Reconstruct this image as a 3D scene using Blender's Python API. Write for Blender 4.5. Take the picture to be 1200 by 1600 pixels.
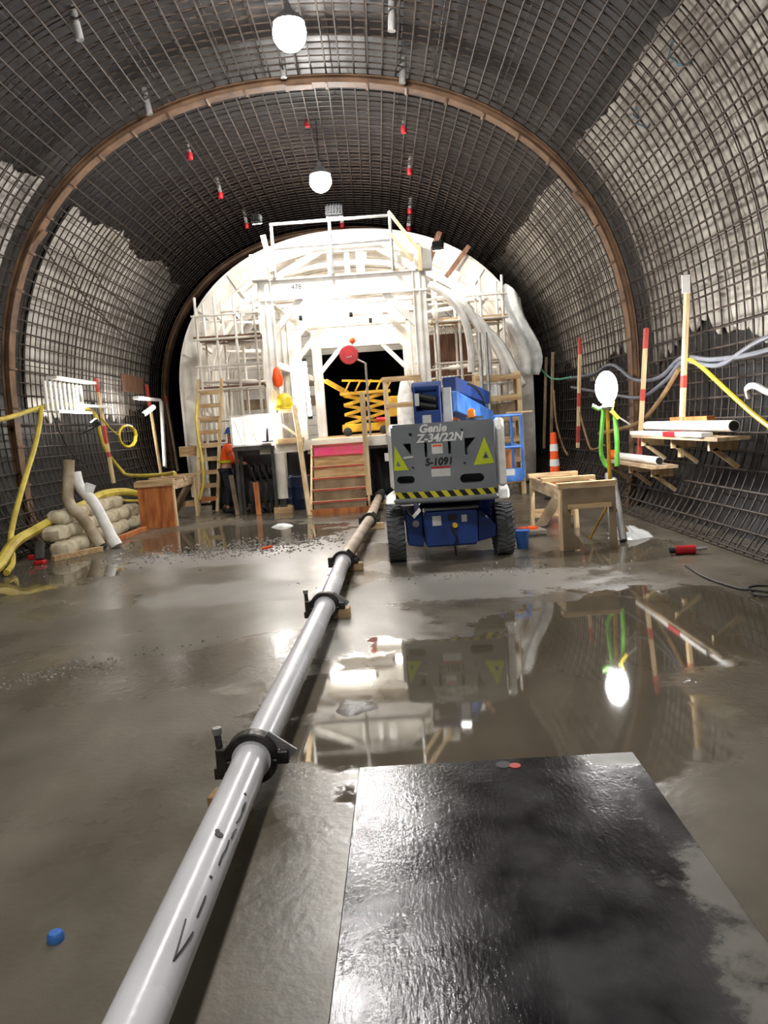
import bpy, bmesh, math, random
from mathutils import Vector, Matrix
R_ = random.Random(7)
for o in list(bpy.data.objects): bpy.data.objects.remove(o)
SC = bpy.context.scene; COL = SC.collection
PI = math.pi

# ---------------------------------------------------------------- camera
cam_d = bpy.data.cameras.new('camera'); cam = bpy.data.objects.new('camera', cam_d); COL.objects.link(cam)
cam_d.sensor_fit = 'VERTICAL'; cam_d.sensor_height = 32.0; cam_d.lens = 24.04; cam_d.clip_start = .05
rows = ((.997563943, .0697564662, -.000464655979), (-.00826720469, .111607263, -.993718004), (-.0692663974, .991301092, .111912073))
cam.matrix_world = Matrix.Translation((0, 0, 1.6)) @ Matrix(rows).to_4x4()
SC.camera = cam
# ---------------------------------------------------------------- world, exposure, main lamp strengths
w = bpy.data.worlds.new('world'); SC.world = w; w.use_nodes = True
w.node_tree.nodes['Background'].inputs[0].default_value = (.5, .55, .65, 1)
w.node_tree.nodes['Background'].inputs[1].default_value = .02
SC.view_settings.view_transform = 'Standard'; SC.view_settings.look = 'None'
SC.view_settings.exposure = 0.0; SC.view_settings.gamma = 1; SC.view_settings.use_curve_mapping = False
LAMP_CROWN, LAMP_STAND, LAMP_TUBE, LAMP_FLOOD = 400.0, 280.0, 95.0, 480.0

# ---------------------------------------------------------------- helpers
def lin(c):
    return tuple(((v/255)/12.92 if v/255 <= .04045 else ((v/255+.055)/1.055)**2.4) for v in c)
def mat(name, col, rough=.6, metal=0., col2=None, scale=5., bump=.15, bscale=50., detail=6., rvar=.1, spec=.5, stretch=None, lo=.35, hi=.65):
    m = bpy.data.materials.new(name); m.use_nodes = True
    nt = m.node_tree; N = nt.nodes; L = nt.links; b = N['Principled BSDF']
    a = lin(col); c2 = lin(col2) if col2 else tuple(v*.72 for v in a)
    tc = N.new('ShaderNodeTexCoord'); mp = N.new('ShaderNodeMapping'); L.new(tc.outputs['Object'], mp.inputs[0])
    if stretch: mp.inputs['Scale'].default_value = stretch
    n = N.new('ShaderNodeTexNoise'); n.inputs['Scale'].default_value = scale; n.inputs['Detail'].default_value = detail
    L.new(mp.outputs[0], n.inputs['Vector'])
    r = N.new('ShaderNodeMapRange'); r.inputs[1].default_value = lo; r.inputs[2].default_value = hi; L.new(n.outputs['Fac'], r.inputs[0])
    mx = N.new('ShaderNodeMix'); mx.data_type = 'RGBA'; mx.inputs[6].default_value = (*c2, 1); mx.inputs[7].default_value = (*a, 1)
    L.new(r.outputs[0], mx.inputs[0]); L.new(mx.outputs[2], b.inputs['Base Color'])
    r2 = N.new('ShaderNodeMapRange'); r2.inputs[3].default_value = rough-rvar; r2.inputs[4].default_value = rough+rvar
    L.new(n.outputs['Fac'], r2.inputs[0]); L.new(r2.outputs[0], b.inputs['Roughness'])
    b.inputs['Metallic'].default_value = metal; b.inputs['Specular IOR Level'].default_value = spec
    if bump:
        n2 = N.new('ShaderNodeTexNoise'); n2.inputs['Scale'].default_value = bscale; L.new(mp.outputs[0], n2.inputs['Vector'])
        bp = N.new('ShaderNodeBump'); bp.inputs['Strength'].default_value = bump; bp.inputs['Distance'].default_value = .02
        L.new(n2.outputs['Fac'], bp.inputs['Height']); L.new(bp.outputs[0], b.inputs['Normal'])
    return m
def emit(name, col, s):
    m = bpy.data.materials.new(name); m.use_nodes = True; b = m.node_tree.nodes['Principled BSDF']
    b.inputs['Base Color'].default_value = (.8, .8, .8, 1)
    b.inputs['Emission Color'].default_value = (*col, 1); b.inputs['Emission Strength'].default_value = s
    return m
M = {}
M['wood'] = mat('pale_timber', (226, 202, 160), .7, col2=(192, 162, 116), scale=3, stretch=(6, 6, .8), bump=.2)
M['woodx'] = mat('pale_board', (206, 178, 136), .7, col2=(164, 130, 90), scale=3, stretch=(1, 6, 6), bump=.2)
M['woody'] = mat('weathered_plank', (196, 172, 138), .75, col2=(140, 116, 86), scale=3, stretch=(6, 1, 6), bump=.25)
M['ply'] = mat('orange_plywood', (196, 122, 66), .6, col2=(150, 80, 36), scale=2.5, stretch=(5, 5, 1), bump=.1)
M['dply'] = mat('dusty_plywood', (150, 132, 108), .8, col2=(112, 95, 74), scale=3, bump=.15)
M['brownply'] = mat('brown_panel', (128, 92, 70), .7, col2=(82, 56, 42), scale=2, stretch=(5, 5, 1))
M['pink'] = mat('pink_paint', (236, 60, 140), .6, col2=(210, 110, 120), scale=4)
M['redtape'] = mat('red_paint', (196, 70, 60), .6, col2=(150, 60, 50))
M['white'] = mat('white_painted_steel', (236, 233, 226), .5, col2=(200, 194, 184), scale=2.5, bump=.06)
M['whiteb'] = mat('white_skin_plate', (228, 226, 222), .5, col2=(186, 182, 176), scale=1.2, bump=.06)
M['pvc'] = mat('white_plastic', (238, 238, 236), .35, col2=(215, 212, 206), bump=.03)
M['pvcdirty'] = mat('mud_stained_plastic', (196, 182, 158), .6, col2=(140, 122, 96), scale=3, bump=.1)
M['pgrey'] = mat('grey_plastic_tube', (150, 148, 148), .5, col2=(120, 118, 116))
M['galv'] = mat('galvanised_tube', (178, 178, 176), .4, .6, col2=(140, 140, 138))
M['pipe'] = mat('pale_grey_pipe_paint', (214, 214, 220), .26, col2=(196, 196, 200), scale=2, bump=.03, rvar=.06)
M['pipeb'] = mat('cement_dusted_pipe', (206, 190, 168), .5, col2=(160, 142, 122), scale=2.5)
M['clamp'] = mat('cast_clamp_steel', (84, 82, 80), .42, .7, col2=(50, 48, 46), scale=12)
M['black'] = mat('black_rubber', (34, 34, 36), .6, col2=(20, 20, 22))
M['rubber'] = mat('grey_tyre_rubber', (112, 116, 120), .75, col2=(70, 73, 76), scale=4)
M['tail'] = mat('dark_grey_cover', (126, 131, 135), .45, col2=(110, 115, 119), scale=2, bump=.03)
M['bluep'] = mat('blue_machine_paint', (32, 66, 138), .45, col2=(25, 49, 104), scale=3, bump=.05)
M['lblue'] = mat('light_blue_and_lit_boom', (78, 138, 218), .4, col2=(46, 98, 180))  # light blue; on the lower boom, blue paint with reflected light painted in
M['hiviz'] = mat('yellow_green_sticker', (196, 212, 40), .5, col2=(180, 196, 40), bump=0)
M['hazy'] = mat('yellow_stripe', (214, 204, 50), .5, col2=(196, 186, 44), bump=0)
M['sticker'] = mat('white_sticker', (216, 216, 214), .5, col2=(190, 190, 190), bump=0)
M['letter'] = mat('white_letter', (236, 236, 236), .5, bump=0)
M['ink'] = mat('black_ink', (26, 26, 28), .5, bump=0)
M['orange'] = mat('safety_orange', (255, 96, 20), .6, col2=(235, 80, 16), bump=.05)
M['red'] = mat('red_plastic', (200, 28, 40), .4, col2=(160, 20, 30))
M['yellow'] = mat('yellow_machine_paint', (206, 164, 26), .5, col2=(150, 112, 18), scale=4)
M['yhose'] = mat('yellow_hose', (216, 196, 84), .5, col2=(180, 158, 60), scale=4)
M['ycable'] = mat('bright_yellow_cable', (232, 210, 40), .45, col2=(205, 180, 36))
M['lime'] = mat('lime_webbing', (130, 220, 90), .6, col2=(100, 190, 70))
M['gcable'] = mat('grey_cable', (98, 101, 110), .5)
M['bcable'] = mat('brown_rope', (142, 112, 74), .7, col2=(108, 82, 52))
M['teal'] = mat('green_cable', (90, 160, 130), .5)
M['rust'] = mat('rusty_arch_steel', (126, 96, 70), .7, .0, col2=(86, 62, 45), scale=3, bump=.2)
M['bar'] = mat('rebar_steel', (70, 59, 52), .6, 0, col2=(42, 35, 31), scale=8, bump=.1, spec=.3)
M['darkm'] = mat('black_waterproof_membrane', (33, 32, 39), .5, col2=(19, 18, 23), scale=1.4, bump=.25, bscale=7)
M['wetdark'] = mat('black_lower_lining', (32, 30, 30), .6, col2=(18, 17, 18), scale=2, bump=.3, bscale=9)
M['fleece'] = mat('white_fleece_sheet', (194, 190, 184), .8, col2=(150, 144, 136), scale=.9, bump=.12, bscale=14, lo=.3, hi=.6)
M['gfleece'] = mat('greyer_fleece_sheet', (174, 168, 158), .8, col2=(122, 116, 106), scale=1.1, bump=.12, bscale=14, lo=.3, hi=.62)  # darker, greyer fleece for the right wall sheets
M['sand'] = mat('sandbag_cloth', (212, 202, 176), .9, col2=(168, 156, 130), scale=6, bump=.4, bscale=30)
M['mud'] = mat('wet_mud', (118, 112, 102), .35, col2=(90, 84, 74), scale=8, bump=.5, bscale=40)
M['stone'] = mat('gravel_stone', (120, 116, 110), .4, col2=(80, 76, 70), scale=10)
M['navy'] = mat('navy_cloth', (32, 38, 56), .85, col2=(22, 26, 38))
M['skin'] = mat('skin', (190, 140, 112), .6, bump=0)
M['bspray'] = mat('blue_spray_paint', (84, 120, 140), .7, bump=0)
M['plastic'] = mat('crumpled_clear_sheet', (226, 228, 228), .3, col2=(196, 198, 198), scale=6, bump=.8, bscale=9)
M['dmach'] = mat('grimy_machine_paint', (74, 70, 66), .6, col2=(42, 40, 38), scale=5)
M['drum'] = mat('dark_blue_drum', (34, 50, 84), .45, col2=(24, 34, 58))
M['conc'] = mat('concrete_block', (150, 144, 132), .85, col2=(120, 114, 102), bump=.4)
M['glowc'] = emit('crown_lamp_glow', (1, .97, .92), LAMP_CROWN)
M['glows'] = emit('stand_lamp_glow', (1, .98, .96), LAMP_STAND)
M['glowt'] = emit('tube_lamp_glow', (1, .95, .88), LAMP_TUBE)
M['glowf'] = emit('flood_lamp_glow', (1, .95, .86), LAMP_FLOOD)
M['glowb'] = emit('beacon_glow', (1, .3, .02), .35); M['glowb'].node_tree.nodes['Principled BSDF'].inputs['Base Color'].default_value = (.8, .2, .01, 1)

W = {}   # world location of things
class MB:
    def __init__(s): s.v = []; s.f = []
    def add(s, vs, fs):
        o = len(s.v); s.v += [Vector(v) for v in vs]; s.f += [tuple(i+o for i in f) for f in fs]; return s
    def box(s, c, d, rot=None):
        c = Vector(c); h = [x/2 for x in d]
        vs = [Vector((x*h[0], y*h[1], z*h[2])) for x in (-1, 1) for y in (-1, 1) for z in (-1, 1)]
        if rot is not None:
            vs = [rot @ v for v in vs]
        return s.add([v+c for v in vs], [(0, 1, 3, 2), (4, 6, 7, 5), (0, 4, 5, 1), (2, 3, 7, 6), (0, 2, 6, 4), (1, 5, 7, 3)])
    def bar(s, p, q, wd, th, up=(0, 0, 1)):
        p, q = Vector(p), Vector(q); d = (q-p); L = d.length; d.normalize(); up = Vector(up)
        if abs(d.dot(up)) > .98: up = Vector((0, 1, 0))
        x = d.cross(up).normalized(); z = x.cross(d)
        return s.box((p+q)/2, (wd, L, th), Matrix((x, d, z)).transposed())
    def tube(s, pts, r, n=8, caps=True, rs=None):
        pts = [Vector(p) for p in pts]; m = len(pts); base = len(s.v); nrm = None
        for i, p in enumerate(pts):
            t = (pts[min(i+1, m-1)]-pts[max(i-1, 0)]).normalized()
            if nrm is None:
                a = Vector((0, 0, 1)) if abs(t.z) < .9 else Vector((1, 0, 0)); nrm = t.cross(a).normalized()
            nrm = (nrm - t*nrm.dot(t)).normalized(); b = t.cross(nrm); rr = rs[i] if rs else r
            for k in range(n):
                a = 2*PI*k/n; s.v.append(p+rr*(math.cos(a)*nrm+math.sin(a)*b))
        for i in range(m-1):
            for k in range(n):
                a, b_ = base+i*n+k, base+i*n+(k+1) % n
                s.f.append((a, b_, b_+n, a+n))
        if caps:
            s.f.append(tuple(base+k for k in range(n))[::-1]); s.f.append(tuple(base+(m-1)*n+k for k in range(n)))
        return s
    def lathe(s, prof, n=16, c=(0, 0, 0), axis='Z', rot=None):
        vs = []; fs = []; m = len(prof)
        for (r, z) in prof:
            for k in range(n):
                a = 2*PI*k/n; x, y = r*math.cos(a), r*math.sin(a)
                v = Vector((x, y, z) if axis == 'Z' else ((z, x, y) if axis == 'X' else (y, z, x)))
                vs.append((rot @ v if rot else v)+Vector(c))
        for i in range(m-1):
            for k in range(n): fs.append((i*n+k, i*n+(k+1) % n, (i+1)*n+(k+1) % n, (i+1)*n+k))
        fs.append(tuple(range(n))[::-1]); fs.append(tuple((m-1)*n+k for k in range(n)))
        return s.add(vs, fs)
    def ball(s, c, r, n=12, m=8, rz=None):
        rz = rz or r
        return s.lathe([(max(1e-4, r*math.sin(PI*i/m)), -rz*math.cos(PI*i/m)) for i in range(m+1)], n, c)
    def prism(s, poly, c0, ex, ey, ez):           # poly in (ex, ey), extruded by vector ez
        c0, ex, ey, ez = map(Vector, (c0, ex, ey, ez)); n = len(poly)
        vs = [c0+ex*a+ey*b for a, b in poly]+[c0+ex*a+ey*b+ez for a, b in poly]
        fs = [tuple(range(n))[::-1], tuple(range(n, 2*n))]+[(i, (i+1) % n, n+(i+1) % n, n+i) for i in range(n)]
        return s.add(vs, fs)
    def build(s, name, m, parent=None, local=False, smooth=False, bevel=0, label=None):
        me = bpy.data.meshes.new(name); vs = s.v
        loc = Vector((0, 0, 0))
        if parent is not None:
            if not local: vs = [v-W[parent.name] for v in vs]
        elif not local:
            xs = [[v[i] for v in vs] for i in range(3)]
            loc = Vector(((min(xs[0])+max(xs[0]))/2, (min(xs[1])+max(xs[1]))/2, min(xs[2]))); vs = [v-loc for v in vs]
        me.from_pydata(vs, [], s.f); me.update()
        bm = bmesh.new(); bm.from_mesh(me); bmesh.ops.recalc_face_normals(bm, faces=bm.faces); bm.to_mesh(me); bm.free()
        if smooth:
            for p in me.polygons: p.use_smooth = True
            me.set_sharp_from_angle(angle=math.radians(40))
        me.materials.append(M[m] if isinstance(m, str) else m)
        o = bpy.data.objects.new(name, me); COL.objects.link(o); o.location = loc
        if parent is not None: o.parent = parent; W[o.name] = W[parent.name]
        else: W[o.name] = loc
        if bevel:
            bv = o.modifiers.new('bevel', 'BEVEL'); bv.width = bevel; bv.segments = 1; bv.limit_method = 'ANGLE'
        if label: o['label'] = label
        return o
def thing(name, label, cat, loc, rz=0, group=None):
    o = bpy.data.objects.new(name, None); COL.objects.link(o); o.location = loc; o.rotation_euler = (0, 0, rz)
    o.empty_display_size = .1; o['label'] = label; o['category'] = cat
    if group: o['group'] = group
    W[o.name] = Vector(loc); return o
def tag(o, label, cat, group=None, kind=None):
    o['label'] = label; o['category'] = cat
    if group: o['group'] = group
    if kind: o['kind'] = kind
    return o
def struct(o): o['kind'] = 'structure'; return o
def inst(src, parent=None, off=(0, 0, 0)):
    o = src.copy(); COL.objects.link(o)
    if parent is not None: o.parent = parent
    o.location = src.location+Vector(off); return o
def spl(pts, k=6):
    P = [Vector(p) for p in pts]; P = [2*P[0]-P[1]]+P+[2*P[-1]-P[-2]]; out = []
    for i in range(1, len(P)-2):
        a, b, c, d = P[i-1:i+3]
        for j in range(k):
            t = j/k; out.append(.5*(2*b+(c-a)*t+(2*a-5*b+4*c-d)*t*t+(3*b-a-3*c+d)*t**3))
    out.append(P[-2]); return out
def text(body, size, m, parent, fn, name='lettering', bold=.0):
    cu = bpy.data.curves.new('txt', 'FONT'); cu.body = body; cu.size = size; cu.align_x = 'CENTER'; cu.extrude = .0015; cu.offset = bold
    cu.resolution_u = 3
    t = bpy.data.objects.new('txt', cu); COL.objects.link(t)
    dg = bpy.context.evaluated_depsgraph_get(); me = bpy.data.meshes.new_from_object(t.evaluated_get(dg))
    bpy.data.objects.remove(t); bpy.data.curves.remove(cu)
    for v in me.vertices: v.co = fn(v.co)
    me.materials.clear(); me.materials.append(M[m]); me.name = name
    o = bpy.data.objects.new(name, me); COL.objects.link(o); o.parent = parent; W[o.name] = W[parent.name]; return o

# ---------------------------------------------------------------- profiles
CX = -.84
def profile(a, b, zc, n, zb, bin_, off=0., step=.12, cx=CX, y=None):
    A, B = a+off, b+off; pts = []
    for i in range(60):
        z = zb+(zc-zb)*i/60; pts.append((-(A-bin_*((zc-z)/max(zc, .01))**3), z))
    for i in range(241):
        th = PI*(1-i/240); c, s_ = math.cos(th), math.sin(th)
        pts.append((A*math.copysign(abs(c)**(2/n), c), zc+B*abs(s_)**(2/n)))
    pts += [(-x, z) for x, z in reversed(pts[:60])]
    L = [0]
    for i in range(1, len(pts)): L.append(L[-1]+math.dist(pts[i], pts[i-1]))
    k = max(8, round(L[-1]/step)); out = []; j = 0
    for i in range(k+1):
        d = L[-1]*i/k
        while j < len(L)-2 and L[j+1] < d: j += 1
        t = (d-L[j])/max(1e-9, L[j+1]-L[j]); out.append((cx+pts[j][0]+(pts[j+1][0]-pts[j][0])*t, pts[j][1]+(pts[j+1][1]-pts[j][1])*t))
    return out
def tun(off, step=.12, zb=0.): return profile(4.98, 4.6, 2.3, 2.25, zb, .66, off, step)
def tunwall(off, step=.12, zb=0.): return profile(4.98, 4.6, 2.3, 2.25, zb, .42, off, step)
def tunrib(off, step=.12, zb=0.): return profile(4.98, 4.6, 2.3, 2.25, zb, .14, off, step)
def frm(off, step=.12, zb=.22): return profile(4.13, 3.5, 2.6, 2.2, zb, .05, off, step, cx=-.42)
def resample(fn, off, k, zb):                     # k+1 points whatever the offset
    p = fn(off, .01, zb); return [p[round(i*(len(p)-1)/k)] for i in range(k+1)]
def slab(mb, pi, po, i0, i1, y0, y1):
    n = i1-i0+1; vs = []
    for p, y in ((pi, y0), (po, y0), (po, y1), (pi, y1)):
        vs += [(p[i][0], y, p[i][1]) for i in range(i0, i1+1)]
    fs = []
    for q in range(4):
        for i in range(n-1): fs.append((q*n+i, q*n+i+1, ((q+1) % 4)*n+i+1, ((q+1) % 4)*n+i))
    fs += [(0, n, 2*n, 3*n), (n-1, 4*n-1, 3*n-1, 2*n-1)]
    return mb.add(vs, fs)

# ---------------------------------------------------------------- tunnel shell (structure)
K = 160
pin = resample(tunwall, .46, K, -.1); pout = resample(tunwall, .8, K, -.1)
iL = next(i for i in range(K) if pin[i][1] > 2.45); iU = next(i for i in range(K) if pin[i][1] > 5.9)
Y0, Y1 = -8., 46.
struct(slab(MB(), pin, pout, iU, K-iU, Y0, Y1).build('ceiling', 'darkm', smooth=True))
wl = struct(slab(MB(), pin, pout, 0, iU, Y0, Y1).build('wall_left', 'wetdark', smooth=True))
wr = struct(slab(MB(), pin, pout, K-iU, K, Y0, Y1).build('wall_right', 'wetdark', smooth=True))
struct(MB().box((CX, Y1+.2, 3.6), (12, .4, 8)).build('wall_back', 'wetdark'))
struct(MB().box((CX, Y0-.2, 3.6), (12, .4, 8)).build('wall_front', 'wetdark'))
# white fleece strips with ragged top edges, each strip a sheet of its own on the dark lining
psh = resample(tun, .40, K, -.1); pso = resample(tun, .435, K, -.1)
def fleece(side, y0, y1, wall, zlo):
    n = 14; mb = MB(); vs = []; fs = []; m = 0
    nrow = 30; ys = [y0+(y1-y0)*i/n for i in range(n+1)]
    top = [(5.78 if side < 0 else 5.68)+.09*math.sin(y*2.1+side)*(1 if side < 0 else .4)+R_.uniform(-.03, .03)*(1.3 if side < 0 else .6) for y in ys]; bot = [zlo+.18*math.sin(y*1.7+side*2)+R_.uniform(-.12, .12) for y in ys]
    def at(z, p):
        for i in range(K//2):
            if p[i+1][1] >= z:
                t = (z-p[i][1])/(p[i+1][1]-p[i][1]); x = p[i][0]+(p[i+1][0]-p[i][0])*t
                return x if side < 0 else 2*CX-x
    for lay, p in ((0, psh), (1, pso)):
        for i, y in enumerate(ys):
            for r in range(nrow+1):
                z = bot[i]+(top[i]-bot[i])*r/nrow
                wob = 0 if lay else .018*math.sin(y*25.13/1.0*.5+side)-(.012*math.sin(r*1.3+y*3))
                vs.append((at(z, p)+wob, y, z))
    h = (n+1)*(nrow+1)
    for lay in (0, 1):
        for i in range(n):
            for r in range(nrow):
                a = lay*h+i*(nrow+1)+r; fs.append((a, a+1, a+nrow+2, a+nrow+1))
    ring = [i*(nrow+1) for i in range(n+1)]+[n*(nrow+1)+r for r in range(1, nrow+1)]+[i*(nrow+1)+nrow for i in range(n-1, -1, -1)]+[r for r in range(nrow-1, 0, -1)]
    for a, b in zip(ring, ring[1:]+ring[:1]): fs.append((a, b, b+h, a+h))
    mb.add(vs, fs).build('fleece_sheet', 'fleece' if side < 0 else 'gfleece', wall, smooth=True)
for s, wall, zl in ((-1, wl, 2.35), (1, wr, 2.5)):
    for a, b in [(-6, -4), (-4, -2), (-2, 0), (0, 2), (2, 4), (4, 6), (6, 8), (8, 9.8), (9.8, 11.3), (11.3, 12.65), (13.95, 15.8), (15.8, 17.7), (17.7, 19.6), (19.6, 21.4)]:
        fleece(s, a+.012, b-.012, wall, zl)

# ---------------------------------------------------------------- floor
fm = bpy.data.materials.new('wet_concrete'); fm.use_nodes = True
nt = fm.node_tree; N = nt.nodes; LK = nt.links; B = N['Principled BSDF']
def nd(t, **kw):
    n = N.new(t)
    for k, v in kw.items(): setattr(n, k, v)
    return n
def mth(op, a, b=None, clamp=False):
    n = nd('ShaderNodeMath', operation=op); n.use_clamp = clamp
    for i, x in enumerate((a, b)):
        if x is None: continue
        if isinstance(x, (int, float)): n.inputs[i].default_value = x
        else: LK.new(x, n.inputs[i])
    return n.outputs[0]
geo = nd('ShaderNodeTexCoord').outputs['Object']
def noise(scale, detail=6, st=None, rough=.55):
    n = nd('ShaderNodeTexNoise'); n.inputs['Scale'].default_value = scale; n.inputs['Detail'].default_value = detail; n.inputs['Roughness'].default_value = rough
    if st:
        mp = nd('ShaderNodeMapping'); mp.inputs['Scale'].default_value = st; LK.new(geo, mp.inputs[0]); LK.new(mp.outputs[0], n.inputs['Vector'])
    else: LK.new(geo, n.inputs['Vector'])
    return n.outputs['Fac']
def ellipses(lst):
    out = None
    for (x, y, rx, ry) in lst:
        mp = nd('ShaderNodeMapping', vector_type='TEXTURE'); mp.inputs['Location'].default_value = (x, y, 0); mp.inputs['Scale'].default_value = (rx, ry, 1)
        LK.new(geo, mp.inputs[0]); ln = nd('ShaderNodeVectorMath', operation='LENGTH'); LK.new(mp.outputs[0], ln.inputs[0])
        v = mth('SUBTRACT', 1.0, ln.outputs['Value']); out = v if out is None else mth('MAXIMUM', out, v)
    return out
def smooth(v, a, b):
    r = nd('ShaderNodeMapRange', interpolation_type='SMOOTHSTEP'); r.inputs[1].default_value = a; r.inputs[2].default_value = b; LK.new(v, r.inputs[0]); return r.outputs[0]
FX, FY = CX, 19.0   # floor origin (object coords are relative to it)
big = noise(.55, 5); mid = noise(2.2, 8); fine = noise(24, 6); str_ = noise(1.6, 8, (1.0, .35, 1))
pud = mth('ADD', ellipses([(x-FX, y-FY, a, b) for x, y, a, b in [(.55, 4.35, 1.5, 1.5), (2.0, 5.2, 1.6, 1.8), (-4.5, 9.6, 1.2, 1.5), (-2.4, 12.2, 2.0, 1.7), (2.7, 8.6, .9, .8), (-1.1, 15.5, 2.5, 1.6)]]), mth('MULTIPLY', mth('SUBTRACT', mid, .5), 1.3))
pudm = smooth(pud, .08, .2)
dull = smooth(mth('ADD', ellipses([(x-FX, y-FY, a, b) for x, y, a, b in [(.9, 7.4, 1.5, .8), (-.2, 5.9, .7, .9), (-2.0, 10.2, 2.4, .8), (-1.5, 7.8, 1.2, .7)]]), mth('MULTIPLY', mth('SUBTRACT', mid, .5), 1.2)), .0, .35)  # pale mud patches, with glancing lamp reflections also painted into the colour
cr = nd('ShaderNodeValToRGB'); cr.color_ramp.elements[0].position = .3; cr.color_ramp.elements[1].position = .72
cr.color_ramp.elements[0].color = (*lin((64, 58, 47)), 1); cr.color_ramp.elements[1].color = (*lin((120, 113, 100)), 1)
LK.new(mth('ADD', mth('MULTIPLY', str_, .7), mth('MULTIPLY', mid, .3)), cr.inputs[0])
m1 = nd('ShaderNodeMix', data_type='RGBA'); LK.new(mth('MULTIPLY', pudm, .5), m1.inputs[0]); LK.new(cr.outputs[0], m1.inputs[6]); m1.inputs[7].default_value = (*lin((78, 71, 58)), 1)
m2 = nd('ShaderNodeMix', data_type='RGBA'); LK.new(mth('MULTIPLY', dull, mth('SUBTRACT', .6, mth('MULTIPLY', pudm, .5))), m2.inputs[0]); LK.new(m1.outputs[2], m2.inputs[6]); m2.inputs[7].default_value = (*lin((150, 147, 142)), 1)
LK.new(m2.outputs[2], B.inputs['Base Color'])
wet = mth('ADD', .2, mth('MULTIPLY', smooth(big, .35, .65), .22)); wet = mth('ADD', wet, mth('MULTIPLY', dull, .12))
spk = smooth(mth('ADD', ellipses([(x-FX, y-FY, a, b) for x, y, a, b in [(2.35, 4.0, .9, .8), (-2.6, 5.4, .8, .35)]]), mth('MULTIPLY', mth('SUBTRACT', mid, .5), 1.4)), .05, .4)
pudm = mth('MULTIPLY', pudm, mth('SUBTRACT', 1., spk)); wet = mth('SUBTRACT', wet, mth('MULTIPLY', spk, .17))
LK.new(mth('ADD', mth('MULTIPLY', mth('SUBTRACT', 1., pudm), wet), mth('MULTIPLY', pudm, .035)), B.inputs['Roughness'])
bh = mth('ADD', mth('ADD', mth('MULTIPLY', mid, .16), mth('MULTIPLY', fine, .16)), mth('MULTIPLY', spk, mth('MULTIPLY', fine, .5)))
bp = nd('ShaderNodeBump'); bp.inputs['Distance'].default_value = .03
LK.new(mth('MULTIPLY', mth('SUBTRACT', 1., mth('MULTIPLY', pudm, .97)), .38), bp.inputs['Strength']); LK.new(bh, bp.inputs['Height']); LK.new(bp.outputs[0], B.inputs['Normal'])
M['floor'] = fm
fl = MB(); nx, ny = 40, 108
vs = [(CX-5.1+10.2*i/nx, -8+54*j/ny, 0.) for j in range(ny+1) for i in range(nx+1)]
top = [(x, y, 0) for x, y, z in vs]
fs = [(j*(nx+1)+i, j*(nx+1)+i+1, (j+1)*(nx+1)+i+1, (j+1)*(nx+1)+i) for j in range(ny) for i in range(nx)]
me = bpy.data.meshes.new('floor'); me.from_pydata([Vector((x-FX, y-FY, 0)) for x, y, z in top], [], fs); me.materials.append(fm)
floor = bpy.data.objects.new('floor', me); COL.objects.link(floor); floor.location = (FX, FY, 0); struct(floor); W['floor'] = Vector((FX, FY, 0))

# ---------------------------------------------------------------- rebar cage
cage = thing('rebar_cage', 'dense cage of dark steel reinforcing bars lining the tunnel vault', 'rebar', (CX, 3, 0))
hp = resample(tun, .165, 84, .03)
hoop = MB().tube([(x, 3., z) for x, z in hp], .0105, 5).build('hoop_bar', 'bar', cage, smooth=True)
for i in range(1, 93): inst(hoop, cage, (0, i*.2, 0))
NL = 96; lb_p = resample(tun, .135, NL, .06)
lo = MB().tube([(lb_p[0][0], 3., lb_p[0][1]), (lb_p[0][0], 21.6, lb_p[0][1])], .013, 6).build('longitudinal_bar', 'bar', cage, smooth=True)
for i in range(1, NL+1):
    q = lb_p[i]; jit = R_.uniform(-.025, .025) if 2 < i < NL-2 else 0
    inst(lo, cage, (q[0]-lb_p[0][0], R_.uniform(0, .5), q[1]-lb_p[0][1]+jit*(abs(q[0]-CX) > 3)))
ob = MB(); op = resample(tun, .3, 60, .03)
for i in range(47): ob.tube([(x, 3.1+i*.4, z) for x, z in op], .008, 4, False)
for q in resample(tun, .275, 40, .06): ob.tube([(q[0], 3, q[1]), (q[0], 21.8, q[1])], .008, 4, False)
o = ob.build('outer_bar_mesh', 'bar', cage); o['kind'] = 'stuff'
for k, (y0, z0, y1, z1) in enumerate([(13.0, 4.9, 21.0, 3.6), (13.4, 5.1, 19.5, 4.5), (14.0, 4.4, 20.6, 4.1)]):     # loose diagonal bars on the left
    pts = []
    for j in range(13):
        t = j/12; z = z0+(z1-z0)*t; p = min(lb_p[:NL//2], key=lambda q: abs(q[1]-z)); pts.append((p[0]+.05, y0+(y1-y0)*t, z-.08*math.sin(PI*t)))
    MB().tube(pts, .016, 6).build('loose_bar', 'bar', cage, smooth=True)

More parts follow.
